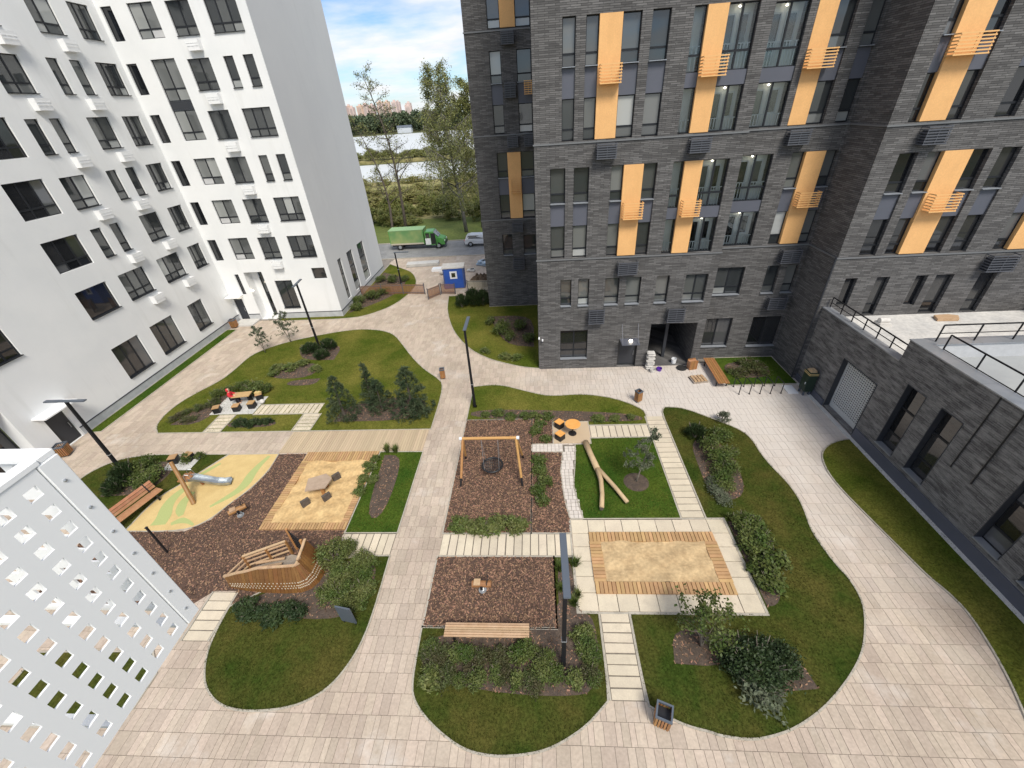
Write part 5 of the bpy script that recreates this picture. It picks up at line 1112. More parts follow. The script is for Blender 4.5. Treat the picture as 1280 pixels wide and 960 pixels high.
t = thing('sack_stack', 'tall stack of white sacks against the brick pier by the passage', 'sacks', (7.75, 25.35, 0))
for k in range(9): MB().box(-.26, .26, -.19, .19, .005, .15).obj('sack', 'sack', t, bevel=.05, loc=(random.uniform(-.04, .04), random.uniform(-.03, .03), k*.15), rz=random.uniform(-.15, .15))
def bucket(label, x, y, m, h=.3, rr=.15):
    t = thing('bucket', label, 'bucket', (x, y, 0)); MB().lathe([(rr*.8, 0), (rr, h), (rr*.93, h), (rr*.75, .02)], 16).obj('pail', m, t); MB().tube([(rr*math.cos(a), 0, h+rr*math.sin(a)*.8) for a in np.linspace(0, math.pi, 9)], .006, 5).obj('bail', 'galv', t)
bucket('small purple bucket at the foot of the sack stack', 8.35, 25.05, 'plastic_purple', .2, .2); bucket('white bucket in the mouth of the passage', 9.6, 26.0, 'paint_white', .36, .19); bucket('pale bucket in front of the sack stack', 7.85, 24.85, 'sack', .25, .2)
tag(MB().lathe([(.05, 0), (.33, .03), (.36, .08), (.22, .12), (.2, .1)], 20).obj('hose_coil', 'tyre', loc=(9.95, 25.2, 0)), 'coiled dark hose on the paving beside the crate', 'hose')
t = thing('utility_cabinet', 'dark green metal cabinet against the brick wall near the roller gate', 'cabinet', (16.45, 21.95, .0), 0)
MB().box(-.24, .26, -.3, .3, .3, 1.62).obj('body', 'green_box', t, bevel=.01); MB().box(-.246, -.24, -.27, -.01, .36, 1.4).box(-.246, -.24, .01, .27, .36, 1.4).obj('door', 'green_box', t)
for y_ in (-.22, .22): MB().box(-.2, -.12, y_-.05, y_+.05, 0, .3).box(.12, .2, y_-.05, y_+.05, 0, .3).obj('leg', 'lamp_metal', t)
for k_ in range(2): MB().box(-.245, .265, -.305, .305, 1.46+k_*.09, 1.50+k_*.09).obj('warning_stripe', 'rubber', t)
MB().box(-.27, -.247, -.2, -.16, .8, .95).obj('handle', 'paint_white', t)
tag(MB().box(-.16, .18, -.22, .22, 0, .07).box(-.12, .16, -.2, .16, .072, .14).obj('board_stack', 'log', loc=(16.44, 21.95, 1.622)), 'short pale boards left on top of the green cabinet', 'boards')
tag(MB().prism([(-.32, -.45), (.28, -.45), (.3, .42), (-.3, .45)], 0, .05).obj('concrete_slab', 'paint_white', loc=(15.85, 22.35, 0)), 'white slab lying on the paving beside the green cabinet', 'slab')

# ================================================================== BEYOND THE GATE
def fence(label, pts, m, h=1.15, name='fence', step=.11, wd=.07):
    t = thing(name, label, 'fence' if name == 'fence' else 'gate', (pts[0][0], pts[0][1], 0)); o_ = Vector(pts[0]).to_3d()
    me = cached(('fslat', m, h), lambda: MB().box(-.5, .5, -.012, .012, .06, h-.05).mesh('slat', m))
    for a, b in zip(pts[:-1], pts[1:]):
        a, b = Vector(a), Vector(b); d = b-a; n = max(2, int(d.length/step)); an = math.atan2(d.y, d.x)
        for i in range(n):
            p = a.lerp(b, (i+.5)/n); link('slat', me, t, (p.x-o_.x, p.y-o_.y, 0), an, (wd, 1, 1))
        for z in (.2, h-.15):
            MB().bar((a.x-o_.x, a.y-o_.y, z), (b.x-o_.x, b.y-o_.y, z), .04).obj('rail', 'basket_dark', t)
    for p in pts: MB().box(-.04, .04, -.04, .04, 0, h+.06).obj('post', 'basket_dark', t, loc=(p[0]-o_.x, p[1]-o_.y, 0))
    return t
fence('brown slatted fence from the white gable to the gate', [(-18.9, 41.6), (-16.6, 41.6), (-14.3, 41.6), (-11.9, 41.3)], 'fence_brown')
fence('open brown slatted gate leaf swung toward the courtyard', [(-11.2, 39.8), (-10.2, 41.0)], 'fence_brown', name='gate'); fence('short brown slatted fence between the gate and the blue cabin', [(-10.1, 41.2), (-8.6, 41.0)], 'fence_brown')
fence('pale picket fence between the blue cabin and the brick wing', [(-7.3, 41.4), (-4.75, 41.2)], 'fence_pale', 1.3)
t = thing('blue_cabin', 'blue portable toilet cabin with a white framed notice', 'cabin', (-8.9, 43.2, 0), rad(4))
MB().box(-1.1, 1.1, -.75, .75, .1, 2.25).obj('body', 'blue_paint', t, bevel=.02); MB().box(-1.18, 1.18, -.83, .83, 2.25, 2.36).obj('roof', 'sack', t); MB().box(-1.1, 1.1, -.7, .7, 0, .1).obj('skid', 'wood_grey', t)
nt_ = MB().box(-.38, .38, -.78, -.752, 1.15, 1.95).obj('notice', 'paint_white', t); MB().box(-.2, .2, -.79, -.781, 1.32, 1.78).obj('picture', 'leaf_brown', nt_)
for x in (-1.05, 1.0): MB().box(x, x+.06, -.77, -.751, .12, 2.2).obj('corner_post', 'lamp_metal', t)
def sackheap(name, label, x, y, n, m, s=.5, spread=.9, seed=1):
    t = thing(name, label, 'sacks', (x, y, 0)); rn = random.Random(seed)
    for k in range(n):
        lay = 0 if k < n*.6 else 1
        MB().box(-s, s, -s*.6, s*.6, 0, s*.42).obj('sack', m, t, bevel=s*.16, loc=(rn.uniform(-spread, spread), rn.uniform(-spread*.5, spread*.5), lay*s*.4), rz=rn.uniform(0, 3))
sackheap('sack_heap', 'heap of pale building sacks behind the blue cabin', -9.4, 47.5, 11, 'sack', .5, 1.7, 2); sackheap('sack_heap', 'pile of blue and white bags beside the brick wing', -6.2, 50.3, 8, 'sack_blue', .6, .7, 5)
t = thing('panel_stack', 'long stack of pale grey panels lying beyond the gate', 'panels', (-14.3, 51.2, 0), rad(4))
for k in range(4): MB().box(-2.0, 2.0, -.6, .6, k*.1+.01, k*.1+.095).obj('panel', 'concrete', t, loc=(random.uniform(-.05, .05), random.uniform(-.04, .04), 0))
tag(MB().box(-1, 1, -.5, .5, 0, .22).box(-.9, .8, -.45, .4, .225, .32).obj('panel_stack', 'paint_white', loc=(-11.7, 49.0, 0), rz=rad(3)), 'short stack of white panels near the blue cabin', 'panels')
def heap(label, x, y, rx, ry, h, m, seed):
    rn = np.random.default_rng(seed); mb = MB(); n = 18
    for j in range(n+1):
        for i in range(n+1):
            a, b = i/n*2-1, j/n*2-1; d = min(1, math.hypot(a, b)); mb.v.append((a*rx, b*ry, max(0, h*(1-d)**.8*(1+.5*rn.normal()*.4)+.04*rn.normal()*(1-d))-.02))
    for j in range(n):
        for i in range(n): k = j*(n+1)+i; mb.f.append((k, k+1, k+n+2, k+n+1))
    return tag(mb.obj('earth_heap', m, loc=(x, y, 0)), label, 'earth heap')
heap('brown heap of earth beside the blue cabin', -6.2, 44.3, 1.5, 1.8, 1.0, 'earth', 3)

# truck
t = thing('delivery_truck', 'green box truck with open cab door parked on the road', 'truck', (-17.0, 59.6, -.03))
bx = MB().box(-3.45, 1.35, -1.05, 1.05, .75, 2.62).obj('cargo_box', 'truck_panel', t); MB().box(-3.5, 1.4, -1.08, 1.08, 2.62, 2.7).obj('box_roof', 'truck_top', bx)
for x in (-3.46, 1.3): MB().box(x, x+.07, -1.08, -1.051, .75, 2.62).obj('corner_post', 'truck_green', bx)
MB().box(-3.45, 1.3, -1.075, -1.052, .75, .95).obj('side_skirt', 'fence_pale', bx)
MB().box(-3.3, 3.6, -.75, .75, .5, .72).obj('chassis', 'black_metal', t)
cab = MB(); prof = [(1.5, .5), (1.5, 2.3), (2.7, 2.32), (3.35, 1.5), (4.15, 1.25), (4.25, .5)]; np_ = len(prof)
cab.add([(x, -.98, z) for x, z in prof]+[(x, .98, z) for x, z in prof], [tuple(range(np_)), tuple(range(2*np_-1, np_-1, -1))]+[(i, i+np_, (i+1) % np_+np_, (i+1) % np_) for i in range(np_)]); cb = cab.obj('cab', 'truck_green', t, bevel=.05)
MB().add([(2.74, -.85, 2.24), (2.74, .85, 2.24), (3.36, .85, 1.56), (3.36, -.85, 1.56), (2.76, -.85, 2.26), (2.76, .85, 2.26), (3.38, .85, 1.58), (3.38, -.85, 1.58)], [(4, 7, 6, 5), (0, 1, 5, 4), (3, 2, 6, 7)]).obj('windscreen', 'glass_dark', cb)
MB().box(1.65, 2.2, -1.0, -.985, 1.5, 2.15).obj('side_window', 'glass_dark', cb); MB().box(1.55, 2.3, -1.005, -.985, .6, 1.45).obj('side_panel', 'paint_white', cb)
MB().box(2.35, 3.0, -1.0, -.97, .65, 2.1).obj('door_opening', 'interior', cb); MB().box(0, .06, -.9, 0, .62, 1.5).obj('door', 'truck_green', cb, loc=(3.02, -.98, 0), rz=rad(20)); MB().box(4.22, 4.3, -.9, .9, .5, .85).obj('bumper', 'black_metal', cb)
for s in (-1, 1): MB().box(4.14, 4.24, s*.7-.15, s*.7+.15, .95, 1.15).obj('headlight', 'paint_white', cb)
def wheel(parent, x, y, rr=.4, wd=.25):
    o = MB().tube([(0, -wd/2, 0), (0, wd/2, 0)], rr, 20).obj('wheel', 'tyre', parent, loc=(x, y, rr)); MB().tube([(0, -wd/2-.01, 0), (0, wd/2+.01, 0)], rr*.55, 14).obj('rim', 'galv', o)
for x in (-2.2, 3.3):
    for y in (-.9, .9): wheel(t, x, y, .42)
# white car
t = thing('parked_car', 'white car parked on the road, half hidden by the brick wing', 'car', (-7.8, 59.6, -.03))
prof = [(-2.2, .35), (-2.25, .8), (-2.05, 1.0), (-1.9, 1.45), (-1.3, 1.55), (.3, 1.52), (.95, 1.05), (2.0, .9), (2.2, .6), (2.15, .35)]; n_ = len(prof); cr_ = MB()
cr_.add([(x, -.88 if z < 1.06 else -.72, z) for x, z in prof]+[(x, .88 if z < 1.06 else .72, z) for x, z in prof], [tuple(range(n_)), tuple(range(2*n_-1, n_-1, -1))]+[(i, i+n_, (i+1) % n_+n_, (i+1) % n_) for i in range(n_)]); cb = cr_.obj('body', 'paint_white', t, bevel=.05)
MB().add([(-1.85, -.87, 1.06), (.8, -.87, 1.06), (.25, -.745, 1.44), (-1.7, -.745, 1.46)], [(0, 1, 2, 3)]).add([(-2.085, -.7, 1.05), (-2.085, .7, 1.05), (-1.94, .6, 1.4), (-1.94, -.6, 1.4)], [(3, 2, 1, 0)]).obj('window', 'glass_dark', cb)
for s in (-1, 1): MB().box(-2.26, -2.2, s*.7-.14, s*.7+.14, .75, .95).obj('tail_light', 'red_cloth', cb)
MB().box(-2.28, -2.2, -.8, .8, .35, .6).obj('bumper', 'anthracite', cb)
for x in (-1.4, 1.4):
    for y in (-.8, .8): wheel(t, x, y, .34, .2)

# ------------- far background
rn = random.Random(11)
for i, (x, hh) in enumerate([(-655+i*14.5, 0) for i in range(21)]):
    yy = 1500+rn.uniform(-60, 60); hh = rn.uniform(38, 52)-max(0, i-15)*1.5; w_ = rn.uniform(13, 18)
    t = thing('tower_block', 'distant pale pink high rise block on the horizon, one of a row', 'tower', (x, yy, 0), 0, 'distant tower blocks')
    MB().box(-w_/2, w_/2, -9, 9, 0, hh).obj('wall', ('tower_pink', 'tower_orange')[i % 3 == 0], t)
    mb = MB()
    for k in range(3): mb.box(-w_/2+3+k*(w_-6)/3, -w_/2+5.5+k*(w_-6)/3, -9.4, -9.01, 4, hh-4)
    mb.obj('window_strip', 'tower_glass', t); MB().box(-w_/5, w_/5, -4, 4, hh, hh+4).obj('roof_housing', 'tower_pink', t)
t = thing('low_shed', 'low pale grey shed before the far wood', 'shed', (-128, 480, 0)); MB().box(-7, 7, -3, 3, 0, 5).obj('wall', 'shed', t); MB().add([(-7.5, -3.5, 5), (7.5, -3.5, 5), (7.5, 3.5, 5), (-7.5, 3.5, 5), (-7.5, 0, 6.6), (7.5, 0, 6.6)], [(0, 1, 5, 4), (2, 3, 4, 5), (0, 4, 3), (1, 2, 5)]).obj('roof', 'lamp_metal', t)

# ================================================================== PLANTS
PLANTS = {
'pine':[(-19.03, 29.39, 1.5, 0.9), (-17.51, 29.7, 1.4, 1.1), (-17.56, 28.37, 1.3, 0.8), (-22.85, 14.47, 1.3, 1.0), (-22.89, 15.17, 1.5, 1.4), (8.54, 17.96, 1.1, 1.0), (-6.33, 37.98, 1.7, 1.9), (-7.38, 37.49, 1.3, 1.5), (-5.37, 37.89, 1.6, 1.7)],
'B1low':[(-20.25, 26.68, 1.1, 0.5), (-19.37, 26.87, 1.2, 0.6), (-18.6, 27.31, 1.1, 0.5), (-20.21, 25.76, 1.0, 0.4), (-17.26, 26.52, 1.0, 0.4)],
'B1leafy':[(-20.28, 23.34, 1.4, 1.2), (-22.92, 22.96, 1.1, 0.9), (-22.31, 23.33, 1.2, 0.9), (-21.64, 23.8, 1.1, 0.9), (-19.59, 23.71, 1.1, 0.7)],
'B1w':[(-24.0, 21.2, 1.0, .45), (-24.3, 20.6, .9, .4), (-23.5, 21.8, 1.0, .5), (-23.2, 20.5, .9, .35), (-22.7, 22.1, .9, .5)],
'B1row':[(-19.49, 19.92, 0.7, 0.45), (-18.93, 19.9, 0.7, 0.5), (-18.43, 19.97, 0.7, 0.45), (-17.89, 19.95, 0.7, 0.5), (-17.38, 20.02, 0.7, 0.45)],
'B2':[(-22.48, 15.58, 1.4, 1.2), (-21.36, 15.32, 1.3, 1.0), (-22.16, 14.81, 1.1, 0.9), (-21.45, 14.51, 1.0, 0.8), (-22.4, 16.01, 1.1, 1.3)],
'B2s':[(-20.51, 16.68, 0.6, 0.6), (-19.96, 16.87, 0.6, 0.6)],
'B5':[(-9.42, 15.04, 0.8, 0.45), (-9.41, 15.8, 0.8, 0.5), (-9.33, 14.06, 0.8, 0.4), (-9.29, 16.53, 0.7, 0.5), (-8.98, 15.03, 0.6, 0.35)],
'B5t':[(-8.77, 17.1, 0.5, 0.7), (-8.3, 17.09, 0.5, 0.6)],
'SHIP':[(-9.36, 10.3, 1.7, 1.6), (-8.91, 10.61, 1.4, 1.2), (-8.26, 10.23, 1.3, 1.0), (-9.01, 8.68, 1.6, 1.2), (-8.26, 8.46, 1.7, 1.3), (-7.81, 9.02, 1.2, 0.8), (-8.77, 9.56, 1.5, 1.3)],
'SHIProw':[(-12.07, 8.2, 0.9, 0.5), (-11.57, 8.14, 0.9, 0.55), (-11.07, 8.08, 0.9, 0.5), (-10.6, 8.06, 0.9, 0.55), (-10.14, 8.06, 0.9, 0.5), (-9.7, 8.1, 0.9, 0.55)],
'B6low':[(-7.61, 9.79, 0.9, 0.4), (-7.41, 10.15, 0.8, 0.4), (-7.31, 9.12, 0.8, 0.4), (-7.41, 8.47, 0.8, 0.4)],
'B7':[(-3.47, 20.38, 0.7, 0.4), (-2.7, 20.27, 0.7, 0.45), (-1.89, 20.17, 0.7, 0.4), (-1.09, 20.06, 0.7, 0.45), (-0.31, 19.96, 0.7, 0.4), (0.38, 19.86, 0.7, 0.45), (3.55, 19.68, 0.7, 0.3), (4.4, 19.65, 0.7, 0.3), (5.31, 19.7, 0.7, 0.3)],
'DIV':[(-0.07, 16.17, 0.8, 0.6), (-0.17, 15.36, 0.8, 0.5), (0.03, 14.69, 0.8, 0.6), (-0.15, 14.01, 0.8, 0.6), (0.0, 13.47, 0.8, 0.5)],
'DIV2':[(-0.27, 18.61, 0.7, 0.5), (0.14, 17.9, 0.7, 0.5), (-0.02, 19.18, 0.7, 0.4)],
'HEDGE':[(-3.97, 11.97, 0.9, 0.6), (-3.56, 11.97, 0.9, 0.65), (-3.15, 11.97, 0.9, 0.6), (-2.74, 11.97, 0.9, 0.7), (-2.33, 11.96, 0.9, 0.6), (-1.93, 11.96, 0.9, 0.65), (-1.52, 11.96, 0.9, 0.6), (-1.12, 11.96, 0.8, 0.55)],
'B9a':[(-4.37, 6.7, 1.0, 0.75), (-3.94, 6.63, 1.0, 0.85), (-3.51, 6.56, 1.0, 0.75), (-3.12, 6.72, 1.0, 0.85), (-2.7, 6.65, 1.0, 0.75), (-2.28, 6.58, 1.0, 0.85), (-1.88, 6.74, 1.0, 0.75), (-1.47, 6.67, 1.0, 0.85), (-1.06, 6.6, 1.0, 0.75), (-0.66, 6.76, 1.0, 0.85), (-0.25, 6.69, 1.0, 0.75), (0.15, 6.62, 1.0, 0.85)],
'B9b':[(-4.26, 5.96, 1.0, 0.65), (-3.83, 5.87, 1.0, 0.75), (-3.44, 5.97, 1.0, 0.85), (-3.01, 5.89, 1.0, 0.65), (-2.62, 5.99, 1.0, 0.75), (-2.2, 5.9, 1.0, 0.85), (-1.8, 6.0, 1.0, 0.65), (-1.39, 5.92, 1.0, 0.75), (-0.99, 6.02, 1.0, 0.85), (-0.58, 5.93, 1.0, 0.65), (-0.18, 6.04, 1.0, 0.75), (0.22, 5.95, 1.0, 0.85)],
'B9r':[(1.35, 7.48, 1.0, 0.8), (1.71, 7.59, 0.8, 0.6), (1.31, 6.82, 1.1, 0.9), (1.71, 6.7, 0.9, 0.7), (1.38, 6.18, 1.0, 0.8), (1.7, 5.98, 0.8, 0.6), (0.98, 5.83, 1.0, 0.7)],
'B9t':[(0.62, 9.9, 0.5, 0.6), (1.26, 10.11, 0.5, 0.6), (0.64, 9.08, 0.5, 0.5), (1.06, 8.49, 0.5, 0.6), (1.24, 8.8, 0.4, 0.5)],
'B10a':[(8.91, 16.97, 1.3, 1.0), (8.97, 16.07, 1.2, 0.9), (8.94, 15.11, 1.3, 0.9), (8.86, 14.37, 1.1, 0.7), (9.81, 17.86, 1.1, 0.8), (9.72, 16.35, 1.2, 0.9), (9.52, 15.21, 1.1, 0.8)],
'B10g':[(8.27, 13.78, 0.9, 0.5), (8.25, 14.69, 0.7, 0.4), (8.48, 13.44, 0.7, 0.4)],
'B10b':[(8.57, 12.1, 1.0, 0.8), (8.66, 11.57, 1.1, 0.8), (8.63, 11.02, 1.1, 0.9), (8.69, 10.5, 1.1, 0.8), (8.67, 9.94, 1.0, 0.8), (8.67, 9.47, 1.0, 0.7), (9.16, 11.97, 1.0, 0.7), (9.13, 11.14, 1.0, 0.8), (9.14, 10.36, 1.0, 0.7)],
'BIG':[(6.38, 6.39, 1.8, 1.5), (7.05, 6.17, 2.0, 1.5), (8.02, 6.61, 1.8, 1.4), (7.27, 6.97, 2.0, 1.7)],
'BIGg':[(6.67, 5.81, 1.3, 0.8)],
'APPLE':[(5.37, 6.86, 2.6, 2.2)],
'SAP':[(10.49, 19.24, 0.8, 1.0)],
'B12':[(-3.16, 31.55, 1.6, 1.2), (-1.47, 32.17, 1.5, 1.3), (-2.14, 30.04, 1.3, 0.9), (-0.83, 29.95, 1.2, 1.0)],
'B12l':[(-4.14, 33.49, 1.2, 0.8), (-2.65, 27.48, 0.9, 0.4), (-4.16, 28.32, 0.9, 0.4), (-1.78, 27.07, 0.8, 0.4)],
'B13':[(-18.32, 39.35, 1.6, 1.0), (-17.44, 40.53, 1.6, 1.1), (-16.52, 41.77, 1.5, 1.0), (-18.23, 37.93, 1.3, 0.8), (-16.5, 45.4, 1.8, 1.0), (-15.18, 45.76, 1.6, 0.9), (-17.97, 45.58, 1.7, 1.0)],
'B15':[(13.39, 24.27, 1.5, 0.5), (14.68, 24.61, 1.5, 0.5), (14.56, 25.45, 1.4, 0.5)],
'CON':[(-12.52, 20.35, 1.7, 3.3), (-11.13, 21.76, 1.2, 3.3), (-10.39, 21.29, 1.6, 2.3), (-8.19, 20.87, 2.2, 3.6), (-7.9, 20.53, 1.3, 1.3)],
'SAPL':[(-23.0, 29.5, 1.4, 2.0), (-21.64, 31.25, 1.5, 2.3)],
'TREE':[(4.67, 14.69, 1.6, 3.4)],
}
def rand_dirs(n, zb=0.0):
    d = RNG.normal(size=(n, 3)); d[:, 2] += zb; return unit(d)
def leaf_cloud(pts, s0, s1, asp=.5, zb=.6, along=None):
    n = len(pts); nrm = rand_dirs(n, zb*1.5)
    t = unit(np.cross(nrm, rand_dirs(n))) if along is None else unit(along+.55*rand_dirs(n))
    b = unit(np.cross(nrm, t)); L_ = RNG.uniform(s0, s1, n); return quads(pts, t, b, L_, L_*asp)
def clumps(k, rx, rz, z0, n, spread, flat=.75):
    """points in k small clumps laid over a dome"""
    d = rand_dirs(k, .35); d[:, 2] = np.abs(d[:, 2])*1.0-.12; rr = RNG.uniform(.55, .92, (k, 1)); c = d*rr*np.array([rx, rx, rz]); c[:, 2] += z0
    idx = RNG.integers(0, k, n); p = c[idx]+RNG.normal(size=(n, 3))*spread*np.array([1, 1, flat]); p[:, 2] = np.maximum(p[:, 2], .02); return p
def shrub_mesh(name, n, m, size, k=26, stem=True):
    """unit shrub: width 1, height 1"""
    p = clumps(k, .42, .62, .22, n, .088); v, fi = leaf_cloud(p, size*.6, size*1.25, .52); return fast_mesh(name, v, fi, m)
def stems_mesh(k=7, m='bark_pale'):
    mb = MB()
    for i in range(k):
        a = RNG.uniform(0, 6.28); q = RNG.uniform(.15, .36); mb.tube([(0.03*math.cos(a), .03*math.sin(a), 0), (q*.5*math.cos(a), q*.5*math.sin(a), .35), (q*math.cos(a), q*math.sin(a), .75)], [.018, .013, .006], 5)
    return mb.mesh('stems', m)
STEMS = [stems_mesh() for _ in range(2)]
SH = {}
for kind, m, n, sz in (('mid', 'leaf_mid', 1250, .044), ('light', 'leaf_light', 1250, .042), ('dark', 'leaf_dark', 1700, .048), ('grey', 'leaf_grey', 900, .05), ('brown', 'leaf_brown', 1000, .045), ('bigdark', 'leaf_dark', 5200, .030), ('ship', 'leaf_light', 2600, .036), ('small', 'leaf_mid', 700, .075), ('smalllight', 'leaf_light', 700, .075), ('smalldark', 'leaf_dark', 800, .07)):
    SH[kind] = [shrub_mesh('foliage', n, m, sz) for _ in range(3)]
def mound_mesh():
    vs2, fs2, o = [], [], 0; P_, A_ = [], []
    for k in range(90):
        d = rand_dirs(1, .6)[0]; d[2] = abs(d[2]); c = d*np.array([.36, .36, .5])*RNG.uniform(.75, 1.0)+np.array([0, 0, .15]); n = 34; P_.append(c+RNG.normal(size=(n, 3))*.045); A_.append(np.repeat((d+np.array([0, 0, .8]))[None], n, 0))
    p = np.concatenate(P_); p[:, 2] = np.maximum(p[:, 2], .01); v, fi = leaf_cloud(p, .05, .09, .16, .1, unit(np.concatenate(A_))); return fast_mesh('foliage', v, fi, 'leaf_dark')
PINE = [mound_mesh() for _ in range(2)]
def tuft_mesh():
    n = 160; th = RNG.uniform(0, 6.28, n); sp = RNG.uniform(.05, .45, n); h = RNG.uniform(.5, 1, n); b = np.stack([.12*np.cos(th)*RNG.random(n), .12*np.sin(th)*RNG.random(n), np.zeros(n)], 1); sd_ = np.stack([-np.sin(th), np.cos(th), 0*th], 1)*.02
    mid = b+np.stack([np.cos(th)*sp*.45, np.sin(th)*sp*.45, h*.65], 1); tip = b+np.stack([np.cos(th)*sp, np.sin(th)*sp, h*.9], 1)
    v = np.concatenate([np.stack([b-sd_, b+sd_, mid+sd_*.8, mid-sd_*.8], 1).reshape(-1, 3), np.stack([mid-sd_*.8, mid+sd_*.8, tip+sd_*.1, tip-sd_*.1], 1).reshape(-1, 3)]); return fast_mesh('foliage', v, np.arange(len(v)).reshape(-1, 4), 'leaf_mid')
TUFT = tuft_mesh()
def plant(name, meshes, label, cat, group, x, y, w_, h_, stem=True, z=.03):
    t = thing(name, label, cat, (x, y, z), random.uniform(0, 6.28), group); me = random.choice(meshes); k = random.uniform(.92, 1.1)
    link('foliage', me, t, scale=(w_*k, w_/k, h_))
    if stem: link('stems', random.choice(STEMS), t, scale=(w_, w_, h_*.9))
    return t
ORD = ['first', 'second', 'third', 'fourth', 'fifth', 'sixth', 'seventh', 'eighth', 'ninth', 'tenth', 'eleventh', 'twelfth', 'thirteenth']
SPEC = {
 'B1low': ('low_shrub', 'smalllight', 'low light shrub in the bed near the pines', 'light shrubs by the pines'),
 'B1leafy': ('leafy_shrub', 'mid', 'leafy green shrub in the bed behind the nook table', 'shrubs behind the nook'),
 'B1row': ('low_shrub', 'smalldark', 'low dark shrub before the nook stools', 'row before the nook'),
 'B1w': ('low_shrub', 'brown', 'low brownish plant on the soil left of the nook', 'plants left of the nook'),
 'B2': ('leafy_shrub', 'mid', 'leafy green shrub behind the red bench', 'shrubs behind the red bench'),
 'B2s': ('low_shrub', 'small', 'small green plant by the half hidden stools', 'plants by the slide stools'),
 'B5': ('low_shrub', 'smalllight', 'low light shrub right of the large sandpit', 'shrubs along the large sandpit'),
 'SHIP': ('leafy_shrub', 'ship', 'bushy green shrub at the stern of the ship', 'shrubs round the ship stern'),
 'SHIProw': ('low_shrub', 'smalldark', 'low dark shrub in the row under the ship hull', 'row under the ship hull'),
 'B6low': ('low_shrub', 'small', 'low green plant in the soil right of the ship', 'plants right of the ship'),
 'B7': ('low_shrub', 'small', 'low green shrub along the soil above the swing', 'shrubs above the swing'),
 'DIV': ('low_shrub', 'small', 'green shrub right of the nest swing', 'shrubs right of the swing'),
 'DIV2': ('low_shrub', 'small', 'low green shrub on bark left of the orange table', 'shrubs left of the orange table'),
 'HEDGE': ('low_shrub', 'smalllight', 'light green hedge shrub before the nest swing', 'hedge before the swing'),
 'B9a': ('leafy_shrub', 'mid', 'green shrub in the back row behind the slatted bench', 'back row behind the bench'),
 'B9b': ('leafy_shrub', 'light', 'green shrub in the front row behind the slatted bench', 'front row behind the bench'),
 'B9r': ('leafy_shrub', 'light', 'light green shrub right of the front lamp post', 'shrubs right of the front lamp'),
 'B10a': ('leafy_shrub', 'mid', 'leafy shrub in the curved bed of the right lawn', 'shrubs on the right lawn'),
 'B10g': ('low_shrub', 'grey', 'pale grey plant in the right lawn bed', 'pale plants on the right lawn'),
 'B10b': ('leafy_shrub', 'small', 'green shrub in the row right of the pale sandpit', 'row right of the pale sandpit'),
 'BIG': ('large_shrub', 'bigdark', 'large dark green bush on the front right lawn', 'large dark bushes'),
 'BIGg': ('leafy_shrub', 'grey', 'small grey green bush in front of the large dark bushes', None),
 'SAP': ('leafy_shrub', 'grey', 'thin pale sapling at the top edge of the right lawn', None),
 'B12': ('leafy_shrub', 'mid', 'leafy shrub on the grass beneath the brick wing', 'shrubs beneath the brick wing'),
 'B12l': ('low_shrub', 'smalllight', 'low light plant on the grass left of the brick corner', 'light plants by the brick corner'),
 'B13': ('leafy_shrub', 'mid', 'green shrub along the white gable beside the brown fence', 'shrubs along the white gable'),
 'B15': ('spreading_shrub', 'brown', 'sprawling brownish shrub behind the bicycle stands', 'shrubs behind the bicycle stands'),
}
for k, (nm, kind, lab, grp) in SPEC.items():
    rows = sorted(PLANTS[k], key=(lambda q: q[0]) if np.ptp([q[0] for q in PLANTS[k]]) > np.ptp([q[1] for q in PLANTS[k]]) else (lambda q: -q[1])); side_ = 'from the left' if rows[0][0]-rows[-1][0] < -abs(rows[0][1]-rows[-1][1]) else 'from the far end'
    for i_, (x, y, w_, h_) in enumerate(rows):
        (x, y, w_) = (6.95+(x-6.95)*.62, 6.5+(y-6.5)*.62, w_*.78) if k == 'BIG' else (x, y, w_); f_ = .66 if k in ('B9a', 'B9b', 'B9r') else .8 if k == 'SHIP' else 1; x += .35 if k == 'SHIP' else 0; kind = random.choice(('mid', 'brown', 'small', 'brown', 'mid', 'smalllight')) if k[:2] == 'B9' else kind; jx = random.uniform(-.12, .12)+(.28 if x < -4 and k[:2] == 'B9' else -.2 if x > 1.6 and k == 'B9r' else 0); jy = random.uniform(-.15, .15)
        plant(nm, SH[kind], lab+(', %s %s' % (ORD[i_], side_) if len(rows) > 1 else ''), 'shrub', grp, x+jx, y+jy, w_*1.12*random.uniform(.75, 1.2)*(.74 if f_ < 1 else 1), h_*1.05*f_*random.uniform(.8, 1.2))
for i, (x, y, w_, h_) in enumerate(PLANTS['pine']):
    lab, grp = [('dark rounded mountain pine around the lamp near the white corner', 'pines by the far lamp'), ('dark rounded pine at the foot of the left lamp post', 'pines by the left lamp'), ('dark round pine at the head of the right lawn bed', None), ('dark bushy conifer before the pale picket fence', 'conifers by the picket fence')][0 if i < 3 else 1 if i < 5 else 2 if i < 6 else 3]
    lab += {0: ', left one', 1: ', right one', 2: ', nearest one', 3: ', nearer one', 4: ', farther one', 6: ', middle one', 7: ', left one', 8: ', right one'}.get(i, '')
    plant('mountain_pine', PINE, lab, 'shrub', grp, x, y, w_*1.2, h_*1.25)
for k, lab, grp in (('B5t', 'spiky grass tuft by the boardwalk', 'grass tufts by the boardwalk'), ('B9t', 'spiky grass tuft in the strip by the front lamp', 'grass tufts by the front lamp')):
    for i_, (x, y, w_, h_) in enumerate(sorted(PLANTS[k], key=lambda q: -q[1])): plant('grass_tuft', [TUFT], lab+(', %s from the far end' % ORD[i_]), 'grass tuft', grp, x, y, w_*1.3, h_, False)

